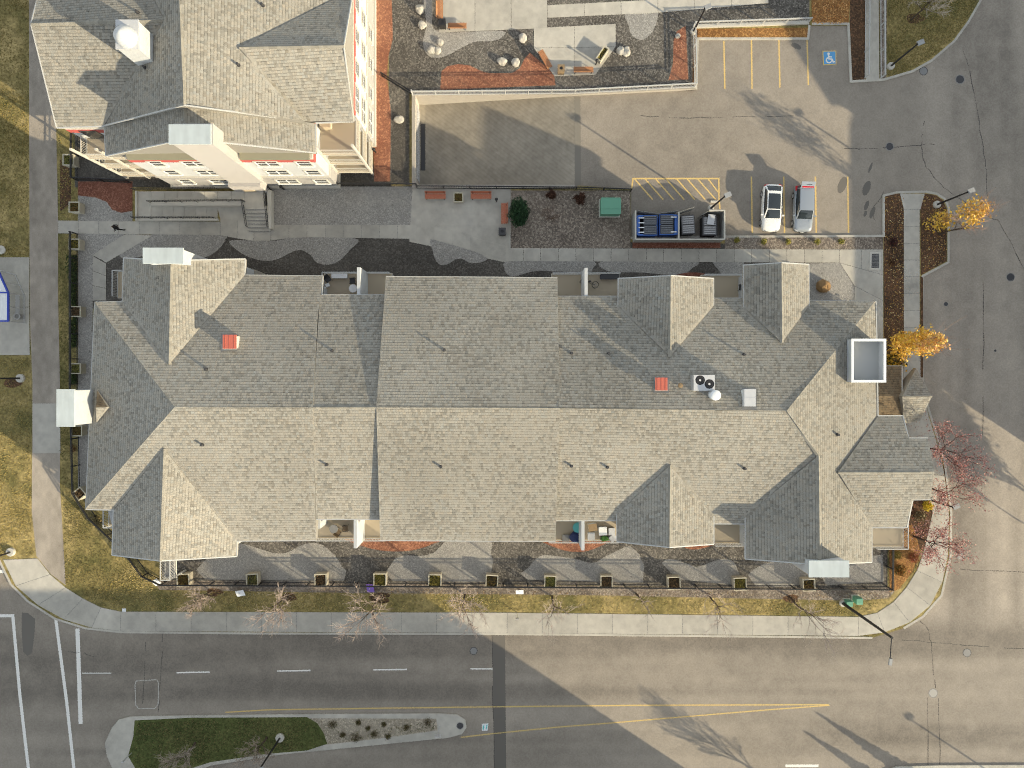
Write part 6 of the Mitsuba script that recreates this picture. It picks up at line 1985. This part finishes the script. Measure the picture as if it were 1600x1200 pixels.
def scatter(poly, n, g):
    b = poly.bounds
    P = np.c_[g.uniform(b[0], b[2], n * 3), g.uniform(b[1], b[3], n * 3)]
    P = P[shapely.contains_xy(poly, P[:, 0], P[:, 1])]
    return P[:n]


def litter(name, pts, n, cols, size, z, label):
    g = np.random.default_rng(len(used))
    P = scatter(Polygon(G(pts)), n, g)
    m, c = leaves(np.c_[P, np.full(len(P), z + .02)], g, size, cols)
    v = np.array(m.vertices)
    v[:, 2] = z + .006 + (v[:, 2] - z) * .25
    ground(name, trimesh.Trimesh(v, m.faces, process=False), 'm_leaf', 'stuff', label, color=c)


LIT = [(.50, .34, .12), (.42, .24, .07), (.58, .46, .24), (.30, .14, .05)]
litter('fallen_leaves', [(1381, 308), (1411, 306), (1411, 560), (1381, 560)], 900, LIT, .12, .14, 'yellow fallen leaves strewn over the bark strip')
litter('fallen_leaves', [(1440, 306), (1476, 312), (1478, 408), (1440, 428)], 420, LIT, .12, .14, 'yellow fallen leaves on the planted island')
litter('fallen_leaves', [(1267, -20), (1328, -20), (1324, 38), (1268, 38)], 900, [(.50, .24, .08), (.62, .36, .16), (.36, .15, .05)], .14, .14, 'orange fallen leaves under the twiggy tree')
litter('fallen_leaves', [(1395, 620), (1480, 660), (1484, 870), (1415, 900)], 900, [(.36, .10, .09), (.46, .2, .17), (.5, .3, .2)], .11, .165, 'red fallen leaves around the red leaved trees')
litter('fallen_leaves', [(300, 918), (1390, 926), (1390, 934), (300, 928)], 1500, [(.44, .34, .2), (.33, .22, .1), (.5, .44, .34), (.2, .12, .06)], .11, .135, 'pale dry leaves caught along the roadside fence')
litter('fallen_leaves', [(1372, 540), (1412, 540), (1412, 575), (1372, 575)], 260, LIT, .13, .165, 'yellow leaves dropped at the stair tower foot')

# grass blades on the lawns in view
STRAW = [(.52, .41, .17), (.42, .33, .12), (.31, .25, .08), (.20, .19, .06), (.58, .47, .23)]
for nm, pts, n, cols, h, lab in [
        ('grass', [(130, 935), (205, 890), (250, 922), (560, 928), (1340, 938), (1395, 925), (1436, 872), (1440, 880), (1388, 941), (1340, 961), (800, 954), (190, 953), (150, 944)], 15000, STRAW, .10, 'dry yellow grass strip along the main road'),
        ('grass', [(98, 720), (120, 775), (205, 862), (245, 905), (200, 945), (130, 930), (103, 910)], 6000, [(.17, .14, .05), (.12, .11, .035), (.24, .19, .075)], .10, 'olive grass at the left corner with the shade put into its colour'),  # blade colours darkened to carry the shade over this corner
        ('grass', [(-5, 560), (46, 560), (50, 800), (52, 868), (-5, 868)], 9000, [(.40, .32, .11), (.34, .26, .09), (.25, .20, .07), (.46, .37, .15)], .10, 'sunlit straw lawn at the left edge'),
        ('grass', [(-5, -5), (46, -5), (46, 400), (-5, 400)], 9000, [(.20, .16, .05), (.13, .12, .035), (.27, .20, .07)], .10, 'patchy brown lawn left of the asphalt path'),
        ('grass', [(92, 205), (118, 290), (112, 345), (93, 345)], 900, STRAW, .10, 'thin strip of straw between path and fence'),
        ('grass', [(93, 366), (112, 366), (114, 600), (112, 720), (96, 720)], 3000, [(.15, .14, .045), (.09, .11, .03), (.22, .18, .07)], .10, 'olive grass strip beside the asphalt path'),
        ('grass', [(1387, -5), (1528, -5), (1508, 35), (1486, 65), (1452, 93), (1424, 109), (1387, 121)], 8000, [(.30, .23, .08), (.22, .18, .06), (.14, .13, .04), (.38, .29, .13)], .10, 'dry lawn inside the curved kerb'),
        ('grass', [(216, 1128), (300, 1124), (480, 1123), (492, 1132), (505, 1148), (505, 1158), (480, 1168), (420, 1173), (330, 1186), (260, 1206), (218, 1197), (206, 1180), (213, 1152)], 9000, [(.06, .088, .028), (.075, .10, .032), (.19, .16, .07), (.26, .21, .10), (.045, .062, .02)], .10, 'dark green grass of the traffic island'),
        ('grass', [(500, 1124), (560, 1124), (540, 1140), (585, 1138), (680, 1126), (682, 1138), (640, 1146), (560, 1156), (515, 1160)], 420, [(.10, .10, .03), (.06, .075, .02), (.2, .17, .07)], .12, 'sparse tufts on the bare end of the traffic island')]:
    g = np.random.default_rng(900 + len(used))
    poly = Polygon(G(pts)).buffer(0)
    P = scatter(poly, n, g)
    pat = meshkit.fbm(np.c_[P * .35, np.zeros(len(P))], 3, 4)
    keep = g.random(len(P)) < np.clip(.25 + 2.2 * (pat - .33), .12, 1)
    P = P[keep]
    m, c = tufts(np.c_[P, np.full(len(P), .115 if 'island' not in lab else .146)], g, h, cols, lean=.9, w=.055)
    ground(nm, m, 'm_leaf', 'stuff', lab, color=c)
# leafy ground cover in the shade behind the footpath fence
g = np.random.default_rng(5)
P = scatter(Polygon(G([(112, 400), (123, 400), (123, 600), (113, 600)])), 5000, g)
pat = meshkit.fbm(np.c_[P * .5, np.zeros(len(P))], 3, 8)
P, pat = P[pat > .40], pat[pat > .40]
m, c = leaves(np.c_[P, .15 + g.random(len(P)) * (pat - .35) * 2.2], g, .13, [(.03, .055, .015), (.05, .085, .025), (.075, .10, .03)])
ground('ground_cover', m, 'm_leaf', 'stuff', 'dark green ground cover between footpath fence and gravel', color=c)
